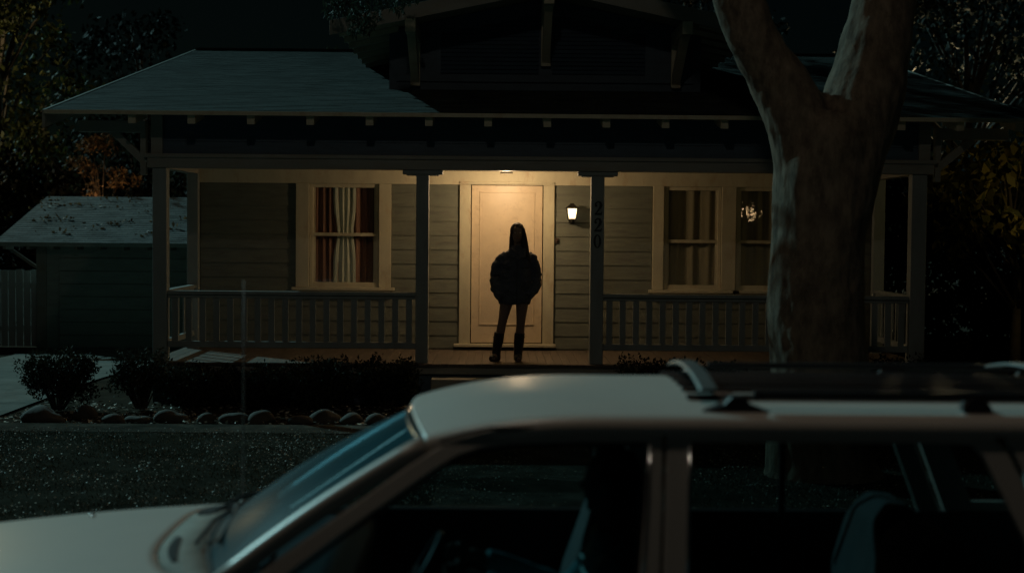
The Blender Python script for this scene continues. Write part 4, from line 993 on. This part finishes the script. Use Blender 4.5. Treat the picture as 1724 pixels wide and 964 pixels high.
# --- the woman on the porch
wx, wy = .225, .38
wom = empty('person', (wx, wy, FL), 'person with long dark hair, oversized jacket and black boots standing at the porch edge', 'person')
b = MB(); Z = FL
def leg(hip, knee, ankle, toe):
    hip, knee, ankle, toe = map(Vector, (hip, knee, ankle, toe))
    b.tube([hip, hip.lerp(knee,.35), hip.lerp(knee,.8), knee, knee.lerp(ankle,.25)+Vector((0,.015,0)), knee.lerp(ankle,.55), knee.lerp(ankle,.85), ankle], [.088,.080,.060,.054,.056,.048,.037,.036], 16)
    b.tube([ankle+Vector((0,.035,-.03)), ankle.lerp(toe,.5), toe], [.036,.034,.024], 10)
leg((.135,wy,Z+.86), (.055,wy-.02,Z+.46), (-.012,wy+.01,Z+.09), (-.06,wy-.14,Z+.03))
leg((.315,wy,Z+.86), (.290,wy-.02,Z+.46), (.262,wy+.01,Z+.09), (.268,wy-.15,Z+.03))
b.ell([(.225,wy,Z+.78,.15,.10),(.225,wy,Z+.90,.165,.11),(.235,wy,Z+1.02,.12,.09),(.24,wy,Z+1.2,.135,.09),(.24,wy,Z+1.32,.13,.08),(.24,wy,Z+1.38,.085,.065),(.24,wy,Z+1.45,.052,.052),(.24,wy-.005,Z+1.53,.048,.05)])
for s, sh, el, wr in ((-1,(.125,wy,Z+1.32),(-.005,wy+.02,Z+1.07),(.055,wy-.06,Z+.87)), (1,(.355,wy,Z+1.32),(.465,wy+.02,Z+1.07),(.395,wy-.06,Z+.87))):
    sh, el, wr = map(Vector, (sh, el, wr)); b.tube([sh, sh.lerp(el,.5), el, el.lerp(wr,.5), wr], [.05,.044,.037,.034,.024], 10)
    hd = wr + Vector((-s*.02, .0, -.04)); b.ell([(wr.x, wr.y, wr.z, .022,.03), (hd.x, hd.y, hd.z, .018,.04), (hd.x, hd.y, hd.z-.03, .014,.038)], 10)
    for k in range(4): b.tube([hd+Vector((0,-.028+.018*k,-.03)), hd+Vector((-s*.006,-.03+.018*k,-.06)), hd+Vector((-s*.02,-.03+.018*k,-.085+.006*abs(k-1.5)))], [.0085,.008,.0065], 6)
    b.tube([hd+Vector((0,-.03,.01)), hd+Vector((-s*.012,-.055,-.02))], [.010,.008], 6)
HC = Vector((.238, wy-.015, Z+1.605)); PH = head(b, HC, 1.0, .05, -1)
body = b.build('body', M['skin'], wom); remesh(body, .009, 3)
for l in (-1, 1):
    q = MB(); q.ball(PH(.076, l*.031, .008), (.012,.008,.0075), 10, 8); q.build('eye', M['eye'], body, smooth=True)
q = MB(); q.ball(PH(.094, 0, -.055), (.022,.006,.006), 10, 6); q.build('mouth', M['lip'], body, smooth=True)
# hair: cap plus long side falls, heavier and longer on the viewer's right
b = MB(); hx_, hy_, hz_ = HC
b.ball((hx_, hy_+.024, hz_+.030), (.092,.104,.108), 20, 14)
b.tube([(hx_-.060, hy_-.01, hz_+.05), (hx_-.072, hy_+.0, hz_-.05), (hx_-.072, hy_+.01, hz_-.15), (hx_-.068, hy_+.01, hz_-.22)], [.028,.028,.028,.016], 10)
b.tube([(hx_+.06, hy_-.01, hz_+.06), (hx_+.086, hy_-.0, hz_-.05), (hx_+.10, hy_-.01, hz_-.16), (hx_+.125, hy_-.06, hz_-.26), (hx_+.165, hy_-.11, hz_-.36)], [.034,.038,.040,.034,.010], 10)
b.ell([(hx_, hy_+.05, hz_-.32, .07,.02),(hx_+.01, hy_+.05, hz_-.2, .118,.035),(hx_, hy_+.05, hz_-.05, .096,.06),(hx_, hy_+.04, hz_+.05, .080,.07)])
hr = b.build('hair', M['hair'], wom)
def hd_(c): return .006*noise.noise(Vector((c.x*38, c.y*38, c.z*4)))
remesh(hr, .009, 2, hd_)
# jacket: boxy body, ballooning sleeves ending in the pockets, collar
b = MB()
b.ell([(.205,wy,Z+.715,.200,.125),(.205,wy,Z+.76,.205,.14),(.21,wy,Z+.9,.205,.15),(.225,wy,Z+1.05,.20,.145),(.235,wy,Z+1.2,.195,.135),(.238,wy,Z+1.32,.190,.12),(.24,wy,Z+1.385,.125,.10),(.24,wy,Z+1.43,.085,.085),(.24,wy,Z+1.455,.08,.082)], 28)
b.tube([(.10,wy,Z+1.345),(.040,wy,Z+1.295),(-.003,wy+.01,Z+1.20),(-.026,wy+.02,Z+1.11),(-.024,wy+.01,Z+1.07)], [.045,.056,.068,.074,.064], 16)
b.tube([(-.020,wy+.01,Z+1.045),(-.028,wy+.0,Z+.99),(-.008,wy-.03,Z+.90),(.035,wy-.07,Z+.83),(.060,wy-.09,Z+.79)], [.068,.078,.078,.068,.050], 16)
b.tube([(.37,wy,Z+1.345),(.432,wy,Z+1.290),(.470,wy+.01,Z+1.19),(.484,wy+.02,Z+1.10),(.486,wy+.01,Z+1.05)], [.045,.058,.066,.068,.062], 16)
b.tube([(.486,wy+.01,Z+1.035),(.484,wy+.0,Z+.97),(.452,wy-.03,Z+.90),(.40,wy-.07,Z+.84),(.375,wy-.09,Z+.82)], [.060,.074,.066,.056,.045], 16)
jk = b.build('jacket', M['jacket'], wom)
def jd(c): return .018*noise.noise(Vector((c.x*8+3, c.y*8, c.z*14))) + .010*noise.noise(Vector((c.x*22, c.y*22, c.z*30)))
remesh(jk, .012, 2, jd)
q = MB(); 
for s in (-1, 1): q.add([(.24+s*.012,wy-.155,Z+1.36),(.24+s*.085,wy-.125,Z+1.43),(.24+s*.11,wy-.08,Z+1.40),(.24+s*.10,wy-.145,Z+1.31),(.24+s*.015,wy-.158,Z+1.30)], [(0,1,2,3,4)])
q.build('collar', M['jacket'], jk, solid=.012)
q = MB(); q.box(.232, .240, wy-.163, wy-.155, Z+.74, Z+1.28)
for s in (-1, 1): q.box(.225+s*.115-.045, .225+s*.115+.045, wy-.158, wy-.148, Z+1.17, Z+1.18)
q.build('zip', M['iron'], jk)
for (kx, ax_0, tx, ty, lb) in ((.035, -.012, -.075, -.15, 'left'), (.284, .262, .262, -.16, 'right')):
    b = MB(); x1 = ax_0; b.tube([(ax_0+(kx-ax_0)*.8, wy, Z+.36), (ax_0+(kx-ax_0)*.5, wy+.01, Z+.25), (x1, wy+.01, Z+.12), (x1, wy+.015, Z+.05), (x1, wy+.015, Z+.012)], [.066,.066,.056,.055,.052], 16)
    b.tube([(x1, wy+.03, Z+.05), (x1+(tx-x1)*.6, wy-.07, Z+.045), (tx, wy-.135, Z+.036)], [.050,.046,.034], 14); b.box(x1-.035, x1+.035, wy-.0, wy+.065, Z+.002, Z+.03)
    bo = b.build('boot', M['boot'], wom); remesh(bo, .009, 1, lambda c: .003*noise.noise(c*30))
    for v_ in bo.data.vertices:
        if v_.co.z < Z+.003: v_.co.z = Z+.003
    q = MB(); 
    for zz in (.30, .16): q.tube([(x1+.012+.058*math.cos(t)+(.01 if zz > .2 else -.01), wy+.01+.062*math.sin(t), Z+zz) for t in lin(0, 6.283, 17)], .008, 6, cap=False)
    q.build('strap', M['boot'], bo)
# --- the driver
dx, dy = .40, YC-.36
drv = empty('person', (dx-.1, dy, .55), 'person with dark hair and teal collar sitting at the wheel of the station wagon', 'person')
b = MB()
b.ell([(dx-.02,dy,.55,.13,.17),(dx+.0,dy,.66,.11,.15),(dx+.04,dy,.82,.115,.17),(dx+.06,dy,.93,.10,.18),(dx+.05,dy,.99,.07,.10),(dx+.035,dy,1.03,.052,.05),(dx+.015,dy,1.11,.048,.048)])
for s in (-1, 1):
    sh, el, wr = Vector((dx+.05,dy+s*.17,.93)), Vector((dx-.12,dy+s*.24,.74)), Vector((dx-.50,dy+s*.17,.90)); b.tube([sh, sh.lerp(el,.5), el, el.lerp(wr,.5), wr], [.052,.046,.038,.035,.025], 10)
    b.ell([(wr.x, wr.y, wr.z-.03,.035,.016),(wr.x-.03, wr.y, wr.z,.045,.02),(wr.x-.05, wr.y, wr.z+.03,.03,.018)], 10)
    for k in range(4): p_ = wr+Vector((-.07,0,-.025+.02*k)); b.tube([wr+Vector((-.03,0,-.02+.018*k)), p_, p_+Vector((-.02,-s*.03,0)), p_+Vector((.01,-s*.045,0))], [.009,.0085,.008,.007], 6)
    b.tube([wr+Vector((-.02,-s*.01,.03)), wr+Vector((-.045,-s*.025,.055))], [.011,.008], 6)
    hp, kn, an_ = Vector((dx-.02,dy+s*.10,.58)), Vector((dx-.45,dy+s*.12,.62)), Vector((dx-.80,dy+s*.10,.40)); b.tube([hp, hp.lerp(kn,.5), kn, kn.lerp(an_,.5), an_], [.085,.075,.058,.052,.038], 12)
    b.tube([an_, an_+Vector((-.10,0,-.02)), an_+Vector((-.17,0,.03))], [.036,.034,.022], 8)
DH = Vector((dx+.02, dy, 1.215)); PD = head(b, DH, 1.02, -1, .25)
db_ = b.build('body', M['skin'], drv); remesh(db_, .010, 3)
for l in (-1, 1):
    q = MB(); q.ball(PD(.076, l*.031, .008), (.008,.012,.0075), 10, 8); q.build('eye', M['eye'], db_, smooth=True)
b = MB(); b.ball((DH.x+.03, DH.y-.0, DH.z+.025), (.098,.092,.108), 18, 12); b.ell([(DH.x+.075,dy,DH.z-.17,.04,.06),(DH.x+.06,dy,DH.z-.08,.06,.08),(DH.x+.05,dy,DH.z,.07,.085)]); b.tube([(DH.x+.0,dy-.075,DH.z+.05),(DH.x+.02,dy-.085,DH.z-.04),(DH.x+.05,dy-.07,DH.z-.13)], [.03,.028,.02], 8)
hr = b.build('hair', M['hair'], drv); remesh(hr, .010, 2, hd_)
b = MB(); b.ell([(dx-.02,dy,.50,.15,.19),(dx+.0,dy,.66,.135,.175),(dx+.04,dy,.82,.14,.195),(dx+.06,dy,.93,.125,.205),(dx+.045,dy,1.0,.09,.13),(dx+.03,dy,1.04,.072,.075)], 24)
for s in (-1, 1):
    sh, el, wr = Vector((dx+.05,dy+s*.17,.93)), Vector((dx-.12,dy+s*.24,.74)), Vector((dx-.44,dy+s*.18,.88)); b.tube([sh, sh.lerp(el,.5), el, el.lerp(wr,.5), wr], [.075,.066,.060,.05,.042], 12)
sh_ = b.build('shirt', M['teal'], drv); remesh(sh_, .012, 2, lambda c: .006*noise.noise(c*14))

# ================================================================== assumed and added lamps outside the frame and behind the trees
def assumed_street_lamp(loc, headloc, label):
    x, y = loc; t = empty('assumed_street_lamp', (x, y, 0), label, 'street lamp')
    hx, hy, hz = headloc
    b = MB(); b.tube([(x,y,0),(x,y,.4),(x,y,hz+.1),(x+(hx-x)*.3,y+(hy-y)*.3,hz+.35),(hx,hy,hz+.12)], [.11,.08,.055,.045,.04], 12); b.build('pole', M['grey'], t, smooth=True)
    b = MB(); b.ell([(hx,hy,hz+.16,.05,.05),(hx,hy,hz+.10,.16,.22),(hx,hy,hz+.05,.18,.26)]); b.build('lamp_head', M['grey'], t, smooth=True)
    b = MB(); b.ell([(hx,hy,hz+.05,.15,.22),(hx,hy,hz+.02,.12,.18)]); b.build('lamp_lens', mat('lens_glow', (.8,.6,.4), .4, 0, emit=(1,.62,.34), estr=1), t)
    return t
sl_ = assumed_street_lamp((-5.8, -11.6), (-.8, -12.4, 8.3), 'assumed tall street lamp, added out of frame above the parked station wagon')  # unseen lamp assumed from the warm light, added to light car and facade
sp = light('assumed_street_bulb', 'POINT', (-.8, -12.4, 8.2), 132, (1.0, .86, .68), shadow_soft_size=.15); sp.parent = sl_; sp.matrix_parent_inverse = Matrix.Translation(-sl_.location)
# added lamps for lit foliage and a window glint
def added_lamp(loc, e, c, label, glow=4):
    t = empty('added_lamp', (loc[0], loc[1], 0), label, 'lamp', None); x, y, z = loc
    MB().tube([(x,y,0),(x,y,z-.12)], .03, 8).build('pole', M['iron'], t); b = MB(); b.ball((x,y,z),.07,12,8); b.build('globe', mat('globe_glow', (.8,.7,.5), .4, 0, emit=c, estr=glow), t, smooth=True)
    l = light('added_bulb', 'POINT', (x, y, z+.2), e, c, shadow_soft_size=.1); l.parent = t; l.matrix_parent_inverse = Matrix.Translation(-t.location)
added_lamp((-9.6, 17.5, 2.2), 22, (1,.58,.27), 'added orange lamp hidden behind the garage')
added_lamp((-17.2, 20.5, 7.6), 520, (1,.80,.42), 'added warm pole lamp left of the tall loose-leaved tree')
added_lamp((7.9, .6, 2.5), 15, (1,.76,.30), 'added warm pole lamp right of the porch lighting the yellowing tree')
added_lamp((14.3, 28.5, 6.4), 700, (1,.82,.45), 'added warm lamp behind the broad tree at the right')
added_lamp((7.75, -22.1, 2.60), 2, (1,.62,.30), 'small added warm lamp across the road, mirrored in a porch window', 13)
